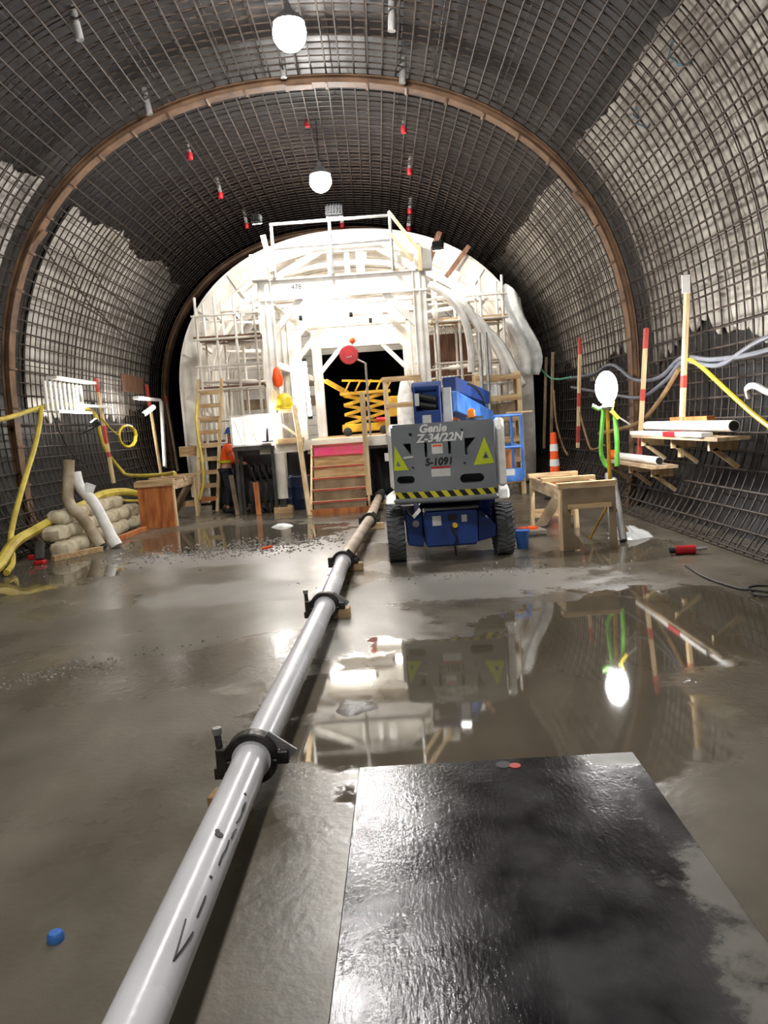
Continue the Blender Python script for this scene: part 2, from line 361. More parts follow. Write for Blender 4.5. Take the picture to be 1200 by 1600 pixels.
# ---------------------------------------------------------------- steel arch ribs
def arch(y, wd, label, m, cleats=True):
    t = thing('steel_arch_rib', label, 'arch rib', (CX, y, 0)); k = 96
    a = [resample(tunrib, d, k, .0) for d in (0, .014, .105, .118)]
    slab(MB(), a[0], a[1], 0, k, y-wd/2, y+wd/2).build('inner_flange', m, t, smooth=True)
    slab(MB(), a[1], a[2], 0, k, y-.008, y+.008).build('web', m, t, smooth=True)
    slab(MB(), a[2], a[3], 0, k, y-wd/2, y+wd/2).build('outer_flange', m, t, smooth=True)
    if cleats:
        src = None
        for i in range(2, k, 3):
            p, q = Vector((a[0][i][0], 0, a[0][i][1])), Vector((a[1][i][0], 0, a[1][i][1])); n_ = (p-q).normalized(); tg = Vector((-n_.z, 0, n_.x))
            r = Matrix((tg, Vector((0, 1, 0)), n_)).transposed()
            if src is None: src = MB().box((0, 0, 0), (.035, wd+.05, .02)).build('tie_clip', 'rust', t, local=True)
            else: src = inst(src, t)
            src.location = p+n_*.011-Vector((CX, 0, 0)); src.rotation_euler = r.to_euler()
        for i in (24, 48, 72):
            p, q = Vector((a[0][i][0], y, a[0][i][1])), Vector((a[1][i][0], y, a[1][i][1])); n_ = (p-q).normalized(); tg = Vector((-n_.z, 0, n_.x))
            MB().box(p+n_*.013, (.4, wd-.03, .02), Matrix((tg, Vector((0, 1, 0)), n_)).transposed()).build('splice_plate', m, t)
arch(12.6, .2, 'brown rusty steel arch rib spanning the vault in front of the lift', 'rust')
arch(21.75, .3, 'brown steel arch rib at the far end behind the white formwork', 'rust', False)

# ---------------------------------------------------------------- crown lamps and hanging tubes
def globe_lamp(x, y, z, label, r=.2, top=7.15):
    t = thing('globe_lamp', label, 'lamp', (x, y, z-r))
    MB().ball((x, y, z), r, 20, 12).build('globe', 'glowc', t, smooth=True)
    MB().lathe([(r*.9, r*.52), (r*.94, r*.52), (r*.82, r*.8), (r*.5, r*1.1), (.05, r*1.3), (.03, r*1.7), (.02, r*1.7), (.04, r*1.25), (r*.47, r*1.05), (r*.79, r*.77)], 20, (x, y, z)).build('hood', 'galv', t, smooth=True)
    MB().tube([(x, y, z+r*1.65), (x, y, top)], .012, 6).build('cord', 'black', t)
globe_lamp(-.72, 9.74, 6.3, 'bright round globe lamp hanging nearest, at the top of the vault')
globe_lamp(-.73, 14.65, 6.1, 'smaller looking bright globe lamp hanging above the white gantry')
globe_lamp(-.75, 4.3, 6.3, 'bright globe lamp hanging overhead, above the steel plate')
globe_lamp(-.75, -1.2, 6.3, 'bright globe lamp hanging behind the photographer')
def hang_tube(x, y, z0, z1, r, red, label):
    t = thing('grout_tube', label, 'tube', (x, y, z0))
    dx = .1*(CX-x)/4
    MB().tube([(x, y, z0+(.1 if red else 0)), (x-dx, y, z1)], r, 10).build('tube', 'pvc' if red == 2 else 'pgrey', t, smooth=True)
    if red: MB().lathe([(r*1.1, 0), (r*1.35, .02), (r*1.2, .12), (r*.8, .13)], 10, (x, y, z0)).build('end_cap', 'red', t, smooth=True)
for px in [(-3.25, 9.87, 6.45, 6.83, 0.05, 0, 'grey grout tube hanging from the crown, top left corner of the vault'),
           (-3.12, 12.3, 6.52, 6.9, 0.05, 0, 'grey grout tube hanging at the left haunch just before the brown arch'),
           (0.55, 10.82, 6.76, 7.15, 0.055, 0, 'grey grout tube hanging at the top edge, right of the near lamp'),
           (0.74, 12.4, 6.76, 7.12, 0.055, 0, 'grey grout tube hanging just above the top of the brown arch, right of centre'),
           (-1.05, 12.35, 6.93, 7.2, 0.05, 0, 'grey grout tube hanging right below the near globe lamp'),
           (-3.03, 14.48, 6.57, 6.92, 0.042, 1, 'red-tipped tube hanging on the left, nearest of that row'),
           (-2.93, 16.7, 6.52, 6.95, 0.042, 1, 'red-tipped tube hanging on the left, second of its row'),
           (-2.81, 19.24, 6.53, 6.98, 0.042, 1, 'red-tipped tube hanging on the left, farthest of its row'),
           (-0.88, 14.51, 7.0, 7.22, 0.042, 1, 'red-tipped tube hanging in the middle between the two globe lamps'),
           (0.84, 14.48, 6.77, 7.08, 0.042, 1, 'red-tipped tube hanging on the right, nearest of that row'),
           (1.02, 16.54, 6.68, 7.05, 0.042, 1, 'red-tipped tube hanging on the right, second of its row'),
           (1.13, 19.27, 6.61, 7.02, 0.046, 1, 'red-tipped tube hanging on the right, third of its row'),
           (1.17, 20.9, 6.6, 7.0, 0.055, 2, 'white tube with red tip hanging at the right end of the gantry rail'),
           (-0.57, 21.1, 6.85, 7.24, 0.055, 2, 'white tube with red tip hanging just behind the middle of the gantry rail')]:
    hang_tube(*px)

# ---------------------------------------------------------------- white arch formwork
form = thing('arch_formwork', 'white steel arch formwork filling the far end of the tunnel', 'formwork', (-.42, 18.2, 0))
KF = 80; f0 = resample(frm, 0, KF, .22); f1 = resample(frm, -.05, KF, .22); f2 = resample(frm, -.42, KF, .22); f3 = resample(frm, -.62, KF, .22)
for yy in range(3):
    for j in range(10):
        slab(MB(), f1, f0, j*8, j*8+8, 18.2+yy*1.9, 18.2+yy*1.9+1.88).build('skin_panel', 'whiteb', form, smooth=True)
for j in range(10): slab(MB(), f2, f1, j*8, j*8+8, 18.22, 18.3).build('end_plate', 'white', form, smooth=True, bevel=.004)
for y in (19.3, 20.4, 21.5, 22.6, 23.7):
    slab(MB(), f2, f1, 0, KF, y-.03, y+.03).build('ring_rib', 'white', form, smooth=True)
    slab(MB(), f2, resample(frm, -.38, KF, .22), 0, KF, y-.1, y+.1).build('rib_flange', 'white', form, smooth=True)
r5 = resample(frm, -.7, KF, .22); slab(MB(), r5, f3, 0, KF, 18.5, 18.68).build('inner_ring', 'white', form, smooth=True)
for j in range(2, KF-1, 4):
    MB().bar((f2[j][0], 18.4, f2[j][1]), (f3[j][0], 18.58, f3[j][1]), .1, .08).build('spacer', 'white', form)
    if j % 2 == 0:
        MB().bar((f1[j][0], 18.3, f1[j][1]), (f1[j][0], 23.8, f1[j][1]), .05, .05).build('stringer', 'white', form)
for j in range(1, KF, 5):      # gussets on the end plate
    a, b = Vector((f1[j][0], 18.2, f1[j][1])), Vector((f2[j][0], 18.2, f2[j][1])); MB().bar(a, b, .015, .06, (0, 1, 0)).build('gusset', 'white', form)
for s, x in ((-1, f0[0][0]+.22), (1, f0[-1][0]-.22)):
    MB().box((x, 20.9, .16), (.3, 5.2, .22)).build('base_beam', 'white', form)
    for y in (18.6, 20.8, 23): MB().box((x, y, .03), (.4, .4, .06)).build('base_plate', 'dmach', form)
# bulkhead boards round the portal at the back of the form
bk = thing('back_bulkhead', 'pale board bulkhead around the dark portal at the back of the formwork', 'bulkhead', (-.42, 23.9, 0))
fi = resample(frm, -.02, 60, .22)
def xin(z, s):
    p = [q for q in fi if (q[0]+.42)*s > 0]; return min(p, key=lambda q: abs(q[1]-z))[0]
z = .25
while z < 5.9:
    z2 = min(z+.3, 5.95)
    xl, xr = max(xin(z, -1), xin(z2, -1)), min(xin(z, 1), xin(z2, 1)); zc = (z+z2)/2
    if zc > 3.9 or zc < 1.2: segs = [(xl, xr)]
    else: segs = [(xl, -1.6), (1.15, xr)]
    for a, b in segs:
        if b-a > .15: MB().box(((a+b)/2, 23.9+R_.uniform(-.01, .01), zc), (b-a, .04, z2-z-.012)).build('board', 'whiteb' if R_.random() < .7 else 'dply', bk)
    z = z2

# ---------------------------------------------------------------- gantry (traveller)
g = thing('form_traveller_gantry', 'white steel traveller gantry with truss header and handrail inside the formwork', 'gantry', (-.5, 15.8, 0))
def col(x, y, z0, z1, wd=.24):
    MB().box((x, y, (z0+z1)/2), (wd*.16, wd, z1-z0)).box((x-wd/2, y, (z0+z1)/2), (.02, wd, z1-z0)).box((x+wd/2, y, (z0+z1)/2), (.02, wd, z1-z0)).box((x, y-wd*.35, (z0+z1)/2), (wd*.9, .02, z1-z0)).build('column', 'white', g, bevel=.004)
for y, xl, xr in ((15.8, -2.05, 1.02), (17.7, -2.0, 1.0), (19.6, -1.9, 1.0), (21.8, -1.55, .98)):
    col(xl, y, .5, 4.6); col(xr, y, .5, 4.6)
    for x in (xl, xr):
        MB().tube([(x, y, .12), (x, y, .52)], .07, 10).build('screw_jack', 'galv', g, smooth=True)
        MB().box((x, y, .06), (.34, .34, .12)).build('foot_plate', 'woodx', g)
    hz = 4.2 if y < 16 else (4.1 if y < 20 else 3.82); hh = .43 if y < 20 else .5
    MB().box(((xl+xr)/2, y, hz+hh/2), (xr-xl+.3, .16, hh-.06)).box(((xl+xr)/2, y, hz+.02), (xr-xl+.3, .26, .04)).box(((xl+xr)/2, y, hz+hh-.02), (xr-xl+.3, .26, .04)).build('header_beam', 'white', g, bevel=.004)
    for s, x in ((1, xl), (-1, xr)):
        MB().bar((x+s*.1, y, hz-.62), (x+s*.7, y, hz+.02), .14, .12).build('knee_brace', 'white', g)
for x in (-2.05, 1.02):
    for z in (1.25, 3.0, 4.3): MB().bar((x, 15.9, z), (x+(.35 if x < 0 else -.04), 21.8, z), .12, .14).build('side_beam', 'white', g)
    for a, b in ((15.9, 17.7), (17.7, 19.6), (19.6, 21.7)): MB().bar((x, a, 1.5), (x, b, 2.9), .06, .06).build('side_brace', 'white', g)
for y in (16.5, 17.1, 18.3, 18.9, 20.3, 21.0): MB().box((-.5, y, 4.32), (3.1, .12, .12)).build('cross_beam', 'white', g, bevel=.004)
# truss on the front header
MB().box((-.33, 15.8, 5.12), (1.3, .16, .12)).build('truss_chord', 'white', g)
MB().bar((-1.8, 15.8, 4.66), (-.88, 15.8, 5.12), .14, .13).build('truss_diagonal', 'white', g)
MB().bar((.22, 15.8, 5.12), (.95, 15.8, 4.66), .14, .13).build('truss_diagonal', 'white', g)
for x, wd in ((-.72, .1), (-.38, .1), (-.12, .16)): MB().box((x, 15.8, 4.85), (wd, .12, .46)).build('truss_post', 'white', g)
for x in (-1.81, -.67, .52): MB().tube([(x, 15.62, 4.62), (x, 15.62, 5.67)], .035, 8).build('handrail_post', 'galv', g, smooth=True)
for z in (5.65, 5.19): MB().tube([(-1.84, 15.62, z), (.58, 15.62, z+.02)], .032, 8).build('handrail', 'galv', g, smooth=True)
MB().bar((-1.98, 15.6, 5.45), (-1.86, 15.6, 4.75), .1, .06).build('timber_brace', 'wood', g)
MB().bar((.5, 15.55, 5.72), (1.05, 15.55, 4.95), .1, .05).build('timber_brace', 'wood', g)
MB().bar((.5, 15.5, 5.3), (.9, 15.5, 4.75), .09, .05).build('timber_brace', 'wood', g)
MB().bar((1.05, 15.5, 5.05), (1.05, 15.5, 4.55), .08, .05).build('timber_brace', 'wood', g)
for x in (-2.12, 1.12):
    MB().box((x, 15.72, 4.85), (.34, .3, .5)).build('corner_bracket', 'white', g, bevel=.01)
for y in (16.2, 17.7, 19.2): MB().box((-.5, y, 4.7), (3.0, .22, .05)).build('catwalk_board', 'woodx', g)
for a, b in (((1.7, 18.05, 5.85), (1.4, 17.95, 5.15)), ((2.35, 18.05, 5.5), (1.8, 17.95, 4.85))): MB().bar(a, b, .12, .1).build('packing_timber', 'brownply', form)
text('478', .14, 'ink', g, lambda c: Vector((c.x-1.42, 15.715-c.z, c.y+4.4))-W[g.name])
# deck
for i in range(29): MB().box((-.36, 15.95+i*.27, 1.36), (2.5, .255, .05)).build('deck_plank', 'woodx', g)
MB().box((-.36, 15.78, 1.3), (2.5, .08, .2)).build('deck_edge_beam', 'white', g, bevel=.004)
for x in (-1.4, .7): MB().box((x, 19.8, 1.22), (.14, 7.9, .2)).build('deck_joist', 'white', g)
MB().box((.55, 15.75, .95), (.9, .16, .16)).build('lower_cross_tie', 'white', g)
MB().box((-1.95, 15.6, 1.28), (.9, .16, .18)).build('outrigger_beam', 'white', g)
MB().tube([(-2.0, 15.45, .28), (-2.0, 15.45, 1.2)], .11, 12).build('outrigger_leg', 'white', g, smooth=True)
MB().box((-2.0, 15.45, .2), (.12, .12, .18)).build('outrigger_foot', 'dmach', g)
MB().box((-2.0, 15.45, .055), (.36, .36, .11)).build('foot_block', 'woodx', g)
# turnbuckle struts to the form
for y in (17.7, 19.6, 21.6):
    for z in (1.1, 1.9, 2.75, 3.6, 4.3):
        for s, x in ((-1, -2.1), (1, 1.1)):
            p = [q for q in f3 if (q[0]+.42)*s > 0]; q = min(p, key=lambda q: abs(q[1]-z-.1))
            MB().tube([(x, y, z), (x+(q[0]-x)*.3, y, z+.03), (x+(q[0]-x)*.32, y, z+.03), (x+(q[0]-x)*.68, y, z+.07), (x+(q[0]-x)*.7, y, z+.07), (q[0], y, z+.1)], .03, 8, True, [.03, .03, .055, .055, .03, .03]).build('turnbuckle', 'white', g, smooth=True)
# side working platforms and scaffold
def scaffold(name, label, x0, x1, y, zs, plank):
    t = thing(name, label, 'scaffold', ((x0+x1)/2, y, 0)); n = 4
    for i in range(n):
        x = x0+(x1-x0)*i/(n-1)
        for dy in (0, .8): MB().tube([(x, y+dy, .0), (x, y+dy, zs[-1]+.9)], .03, 8).build('standard', 'white', t, smooth=True)
    for z in zs:
        for dy in (-.04, .84):
            MB().tube([(x0-.1, y+dy, z), (x1+.1, y+dy, z)], .026, 8).build('ledger', 'white', t, smooth=True)
            MB().tube([(x0-.1, y+dy, z+.5), (x1+.1, y+dy, z+.5)], .022, 8).build('guard_tube', 'white', t, smooth=True)
        for k in range(3): MB().box(((x0+x1)/2, y+.12+k*.27, z+.05), (x1-x0+.2, .25, .045)).build('plank', plank, t)
scaffold('left_scaffold', 'white tube scaffold with planks between formwork and gantry, left side', -3.75, -2.5, 17.0, (1.45, 2.62, 3.7), 'brownply')
scaffold('right_scaffold', 'white tube scaffold with planks between formwork and gantry, right side', 1.45, 2.9, 17.1, (1.5, 2.35, 3.75), 'woodx')
MB().box((1.78, 17.98, 3.1), (.95, .05, .95)).build('plywood_sheet', 'brownply')
tag(bpy.data.objects['plywood_sheet'], 'brown plywood panel standing on the right scaffold', 'panel')
for i in range(9):
    pass
# lit work lamps inside the form
def tube_lamp(p, q, label, r=.045, m='glowt'):
    c = (Vector(p)+Vector(q))/2; t = thing('tube_lamp', label, 'lamp', c)
    MB().tube([p, q], r, 10).build('tube', m, t, smooth=True)
    for e, f in ((p, q), (q, p)):
        d = (Vector(f)-Vector(e)).normalized(); MB().tube([Vector(e)-d*.03, Vector(e)+d*.05], r*1.25, 10).build('end_cap', 'black', t, smooth=True)
tube_lamp((-1.5, 17.0, 4.02), (-.4, 17.0, 4.02), 'tube lamp under the front cross beams of the gantry, left')
tube_lamp((.0, 18.0, 4.0), (.85, 18.0, 4.0), 'tube lamp under the front cross beams of the gantry, right')
tube_lamp((-1.3, 20.3, 4.15), (.6, 20.3, 4.15), 'tube lamp high up above the dark portal')
tube_lamp((-1.62, 18.9, 1.9), (-1.66, 18.9, 3.3), 'upright tube lamp on the left side of the portal passage')
tube_lamp((-3.2, 18.85, 4.4), (-2.3, 18.85, 4.9), 'tube lamp in the left shoulder of the formwork')
tube_lamp((1.5, 18.85, 4.9), (2.4, 18.85, 4.4), 'tube lamp in the right shoulder of the formwork')
def flood(loc, aim, label, sz=(.34, .24), m='glowf', stand=None):
    loc = Vector(loc); d = (Vector(aim)-loc).normalized(); x = d.cross(Vector((0, 0, 1))).normalized(); z = x.cross(d)
    r = Matrix((x, d, z)).transposed(); t = thing('floodlight', label, 'lamp', loc)
    MB().box(loc, (sz[0], .09, sz[1]), r).build('housing', 'black', t, bevel=.01)
    for k in range(-2, 3): MB().box(loc-d*.06+x*(k*sz[0]/6), (.012, .05, sz[1]*.9), r).build('cooling_fin', 'black', t)
    MB().box(loc+d*.05, (sz[0]*.9, .012, sz[1]*.86), r).build('lens', m, t)
    if stand: MB().tube([loc-Vector((0, 0, sz[1]/2)), stand], .02, 6).build('bracket', 'black', t)
flood((-.56, 15.62, 5.82), (-.5, 20, 3.2), 'black floodlight seen from behind on top of the gantry handrail', stand=(-.56, 15.62, 5.66))
flood((-2.0, 15.0, 5.6), (-1.6, 17.5, 4.2), 'small floodlight on the left end of the gantry rail, aimed inwards', (.2, .15))
flood((1.5, 16.4, 5.2), (2.2, 19, 3.8), 'small floodlight on the right shoulder, aimed into the formwork', (.24, .18))

# bulb lamp and white cabinet on the left
lb = thing('bulb_lamp', 'glaring white bulb beside the open white cabinet', 'lamp', (-2.2, 15.35, 1.45))
MB().ball((-2.2, 15.35, 1.8), .09, 16, 10).build('bulb', 'glows', lb, smooth=True)
MB().tube([(-2.2, 15.35, 1.45), (-2.19, 15.35, 1.72)], .03, 8).build('socket', 'black', lb, smooth=True)
MB().box((-2.2, 15.35, 1.44), (.2, .2, .03)).build('base', 'black', lb)
cb = thing('open_cabinet', 'open white cabinet with leaning slats beside the glaring bulb', 'cabinet', (-2.6, 15.6, 1.36))
for c, d in (((-2.53, 15.6, 1.39), (.76, .5, .04)), ((-2.53, 15.6, 1.97), (.76, .5, .04)), ((-2.9, 15.6, 1.68), (.05, .5, .58)), ((-2.17, 15.75, 1.68), (.04, .2, .58)), ((-2.53, 15.84, 1.68), (.74, .03, .58))):
    MB().box(c, d).build('panel', 'white', cb, bevel=.004)
MB().bar((-2.84, 15.42, 1.9), (-2.72, 15.42, 1.43), .05, .03).build('slat', 'white', cb)
MB().box((-2.66, 15.42, 1.68), (.06, .04, .54)).build('slat', 'white', cb)
MB().bar((-2.58, 15.42, 1.93), (-2.42, 15.42, 1.43), .05, .03).build('slat', 'woodx', cb)
ct = thing('cabinet_trestle', 'dark steel trestle carrying the open white cabinet', 'trestle', (-2.6, 15.6, 0))
MB().box((-2.5, 15.6, 1.32), (.82, .55, .06)).build('top', 'dmach', ct)
for x in (-2.85, -2.13):
    for y in (15.38, 15.82): MB().box((x, y, .65), (.06, .06, 1.3)).build('leg', 'dmach', ct)

# hydraulic power unit, drums, timber clutter under the left platform
pu = thing('hydraulic_power_unit', 'grimy dark pump unit with hoses under the cabinet trestle', 'pump unit', (-2.75, 16.1, 0))
MB().box((-2.5, 16.2, .12), (.62, .5, .1)).build('skid', 'dmach', pu)
for x in (-2.7, -2.3):
    MB().box((x, 16.2, .035), (.12, .5, .07)).build('skid_foot', 'dmach', pu)
MB().box((-2.5, 16.22, .4), (.58, .4, .46)).build('tank', 'dmach', pu, bevel=.03)
MB().lathe([(.05, -.3), (.14, -.28), (.14, .1), (.1, .14), (.1, .28)], 14, (-2.45, 16.2, .78), 'X').build('motor', 'dmach', pu, smooth=True)
for k in range(4):
    x = -2.75+.13*k; MB().tube(spl([(x, 15.95, .7), (x+.05, 15.7, 1.0), (x+.2, 15.6, .6), (x+.1, 15.52, .18), (x+.2, 15.5, .03)]), .025, 6).build('hose', 'black', pu, smooth=True)
for x0, x1, y, z1, lab in [(-3.75, -1.45, 16.82, 1.4, 'black sheet added as shade behind the pump unit and drums, left of the stairs'), (-.2, .98, 16.6, 1.12, 'black sheet added as shade under the deck behind the lift')]:
    vs = []; n = 24  # black sheets added in place of the deep shade below the platforms
    for i in range(n+1):
        for j in range(5): vs.append((x0+(x1-x0)*i/n, y+.03*math.sin(i*1.3)+.02*math.sin(i*.7+j), .01+(z1-.01)*j/4))
    tp = tag(MB().add(vs, [(i*5+j, i*5+j+1, i*5+j+6, i*5+j+5) for i in range(n) for j in range(4)]).build('shade_sheet', 'black', smooth=True), lab, 'shade_sheet')
    so = tp.modifiers.new('solid', 'SOLIDIFY'); so.thickness = .006
for k, (x, y) in enumerate(((-2.0, 16.1), (-1.62, 16.0))):
    d = thing('steel_drum', 'dark blue drum under the gantry, '+('left of the pair' if k == 0 else 'right of the pair beside the stairs'), 'drum', (x, y, 0))
    MB().lathe([(.26, 0), (.28, .01), (.28, .2), (.29, .22), (.28, .24), (.28, .44), (.29, .46), (.28, .48), (.28, .66), (.26, .68)], 20, (x, y, 0)).build('shell', 'drum', d, smooth=True)
    MB().lathe([(.03, 0), (.03, .02)], 10, (x+.12, y-.1, .68)).build('bung', 'galv', d)
tag(MB().bar((-2.95, 15.5, .0), (-3.06, 15.7, .8), .09, .04).build('leaning_stake', 'dply'), 'short brown timber stake leaning behind the ladder', 'timber')
tag(MB().bar((-2.48, 15.25, .3), (-2.5, 15.3, .95), .1, .04).build('hanging_plank', 'ply'), 'short orange-brown board hanging below the cabinet trestle', 'timber')
bpy.data.objects['hanging_plank'].location.z = 0.0
# yellow bag, orange jacket
yb = thing('yellow_helmet', 'yellow hard hat hanging on the left gantry column', 'hard hat', (-1.83, 15.6, 2.1))
MB().lathe([(.001, .32), (.1, .29), (.16, .2), (.18, .06), (.18, 0)], 16, (-1.83, 15.55, 2.06)).build('shell', 'ycable', yb, smooth=True)
MB().lathe([(.17, 0), (.23, -.01), (.22, .02), (.17, .03)], 16, (-1.83, 15.55, 2.06)).build('brim', 'ycable', yb, smooth=True)
tag(MB().lathe([(.02, 0), (.09, .04), (.11, .18), (.07, .34), (.03, .4)], 10, (-1.93, 15.6, 2.5)).build('orange_bag', 'orange', smooth=True), 'small orange bag hanging above the yellow hard hat', 'bag')
# timber box frame on the left gantry corner
tf = thing('timber_post_frame', 'pale timber frame beside the left gantry column under the hard hat', 'timber frame', (-1.75, 15.45, 1.37))
MB().box((-2.02, 15.5, 1.9), (.12, .1, 1.06)).build('post', 'wood', tf)
MB().box((-1.78, 15.5, 2.02), (.42, .1, .08)).build('rail', 'woodx', tf)
MB().bar((-1.9, 15.48, 1.75), (-1.5, 15.48, 1.42), .09, .04).build('brace', 'wood', tf)
MB().box((-1.75, 15.52, 1.42), (.5, .3, .1)).build('sill', 'woodx', tf)
# red disc sign
rs = thing('red_disc_sign', 'round red disc sign on a bent steel pole before the dark portal', 'sign', (-.17, 17.2, 1.38))
MB().lathe([(.001, -.02), (.19, -.02), (.21, 0), (.19, .02), (.001, .02)], 24, (-.52, 17.1, 3.18), 'Y').build('disc', 'red', rs, smooth=True)
MB().tube([(-.4, 17.14, 3.1), (-.17, 17.2, 2.98), (-.17, 17.2, 1.39)], .025, 8).build('pole', 'galv', rs, smooth=True)
MB().ball((-.42, 17.1, 3.48), .07, 10, 6).build('orange_knob', 'orange', rs, smooth=True)
MB().tube([(-.42, 17.1, 3.42), (-.45, 17.1, 3.36)], .02, 6).build('knob_stem', 'galv', rs)
MB().bar((-.58, 17.07, 3.12), (-.46, 17.07, 3.14), .02, .012).build('mark', 'sticker', rs)
# yellow machine on the deck
ym = thing('yellow_lifting_machine', 'yellow scissor-armed machine standing on the gantry deck before the dark portal', 'machine', (-.3, 19.6, 1.385))
MB().box((-.3, 19.6, 1.58), (1.15, .8, .2)).build('chassis', 'yellow', ym, bevel=.02)
for x in (-.75, .15):
    for y in (19.22, 19.98): MB().lathe([(.09, -.05), (.11, -.04), (.11, .04), (.09, .05)], 14, (x, y, 1.495), 'Y').build('wheel', 'black', ym, smooth=True)
for y in (19.3, 19.9):
    for k in range(3):
        z = 1.68+k*.24; MB().bar((-.8, y, z), (.22, y, z+.24), .05, .07).build('scissor_arm', 'yellow', ym); MB().bar((-.8, y+.06, z+.24), (.22, y+.06, z), .05, .07).build('scissor_arm', 'yellow', ym)
MB().box((-.25, 19.6, 2.44), (1.25, .8, .07)).build('platform', 'yellow', ym)
MB().bar((-.7, 19.4, 2.46), (-1.2, 19.2, 2.78), .12, .1).build('boom_nose', 'yellow', ym); MB().bar((-1.16, 19.22, 2.75), (-1.3, 19.17, 2.83), .06, .05).build('boom_tip', 'woodx', ym)
for a in range(5): MB().bar((-.75+a*.26, 19.2, 2.48), (-.6+a*.26, 19.2, 2.74), .04, .04).build('rail_bar', 'yellow', ym)
MB().bar((-.8, 19.2, 2.76), (.4, 19.2, 2.66), .05, .05).build('rail_top', 'yellow', ym)
MB().box((.45, 19.4, 2.05), (.3, .4, .5)).build('control_box', 'yellow', ym, bevel=.02)
MB().lathe([(.06, -.12), (.06, .12)], 10, (.1, 19.15, 1.75), 'X').build('red_cylinder', 'red', ym, smooth=True)
# guard frame, sack
gf = thing('timber_guard_frame', 'pale timber guard frame standing on the deck edge behind the lift', 'guard rail', (.53, 15.5, 1.385))
for x in (.21, .87): MB().box((x, 15.62, 1.96), (.1, .06, 1.14)).build('post', 'wood', gf)
MB().box((.54, 15.6, 2.5), (.78, .05, .1)).build('top_rail', 'woodx', gf); MB().box((.54, 15.57, 1.98), (.7, .05, .1)).build('mid_rail', 'woodx', gf)
for x in (.21, .87): MB().box((x, 15.62, 1.39), (.16, .1, .02)).build('shoe', 'galv', gf)
tag(MB().lathe([(.08, 0), (.2, .05), (.2, .4), (.16, .8), (.1, 1.05), (.05, 1.12)], 14, (.62, 16.1, 1.39)).build('white_sack', 'plastic', smooth=True), 'tall white plastic sack behind the timber guard frame', 'sack')

# ---------------------------------------------------------------- timber stairs
st = thing('timber_stairs', 'timber stairs with pink painted risers leading up to the gantry deck', 'stairs', (-.81, 14.7, 0))
for i in range(6):
    y, z = 14.72+i*.19, .21*i
    MB().box((-.81, y+.01, z+.105), (1.0, .03, .2)).build('riser', 'pink' if i == 5 else ('woodx' if i > 2 else 'dply'), st)
    MB().box((-.81, y+.1, z+.225), (1.06, .24, .035)).build('tread', 'woodx', st)
    MB().box((-.81, y-.025, z+.232), (1.06, .006, .03)).build('nosing', 'redtape', st)
MB().box((-.81, 14.69, .05), (1.16, .06, .1)).build('kick_board', 'ply', st)
MB().box((-1.15, 15.655, 1.15), (.32, .01, .17)).build('paint_patch', 'pink', st)
for x in (-1.36, -.26):
    MB().prism([(14.72, 0), (15.0, 0), (15.95, 1.05), (15.95, 1.3), (15.8, 1.3), (14.72, .2)], (x-.02, 0, 0), (0, 1, 0), (0, 0, 1), (.04, 0, 0)).build('stringer', 'wood', st)
MB().bar((-1.4, 14.66, .0), (-1.52, 15.0, 1.4), .09, .05).build('newel', 'wood', st); MB().bar((-.25, 14.75, .3), (-.25, 14.85, 2.25), .1, .06).build('newel', 'wood', st)
MB().bar((-1.5, 15.0, 1.3), (-1.62, 15.5, 2.1), .09, .05).build('newel', 'wood', st)
MB().bar((-.25, 14.8, 1.15), (-.25, 15.8, 1.2), .05, .09).build('rail', 'wood', st)

st.location.y -= .17
# ---------------------------------------------------------------- ladder, person
ld = thing('wooden_ladder', 'pale wooden ladder leaning against the left side of the formwork', 'ladder', (-3.78, 16.6, 0))
def lp(x, t): return (x, 16.55+.5*t, 3.0*t)
for x0, x1 in ((-3.98, -3.82), (-3.58, -3.32)):
    MB().bar((x0, 16.55, .0), (x1, 17.0, 2.85), .06, .11, (0, -1, 0)).build('stile', 'wood', ld)
for k in range(9):
    t = (k+1)*.1; xa = -3.98+.16*t; xb = -3.58+.26*t
    MB().box(((xa+xb)/2, 16.55+.45*t-.03, 2.85*t), (xb-xa, .05, .09)).build('rung', 'ply' if k == 0 else 'woodx', ld)
tag(MB().tube(spl([(-3.86, 16.85, 2.4), (-3.87, 16.62, 1.9), (-3.8, 16.5, 1.2), (-3.79, 16.42, .7), (-3.9, 16.4, .3)]), .03, 8).build('ladder_hose', 'yhose', smooth=True), 'yellow hose hanging down along the wooden ladder', 'hose')
bd = thing('plank_offcut', 'short pale board sticking out left of the ladder', 'board', (-3.98, 16.9, 1.25))
MB().box((-4.1, 16.95, 1.33), (.55, .05, .22)).build('board', 'woodx', bd); MB().box((-3.92, 17.02, 1.3), (.05, .1, .1)).build('cleat', 'wood', bd)

def skin(name, pts, edges, m, parent, sub=2, root=0):
    me = bpy.data.meshes.new(name); me.from_pydata([Vector(p[:3]) for p in pts], edges, []); o = bpy.data.objects.new(name, me); COL.objects.link(o)
    md = o.modifiers.new('skin', 'SKIN'); md.use_smooth_shade = True
    if not me.skin_vertices: bpy.context.view_layer.objects.active = o
    for i, p in enumerate(pts):
        sv = me.skin_vertices[0].data[i]; sv.radius = (p[3], p[4] if len(p) > 4 else p[3]); sv.use_root = (i == root)
    s = o.modifiers.new('sub', 'SUBSURF'); s.levels = sub; s.render_levels = sub
    me.materials.append(M[m]); o.parent = parent; W[o.name] = W[parent.name]; return o
pe = thing('person', 'person in blue hard hat and orange vest standing behind the ladder', 'person', (-3.24, 16.2, 0))
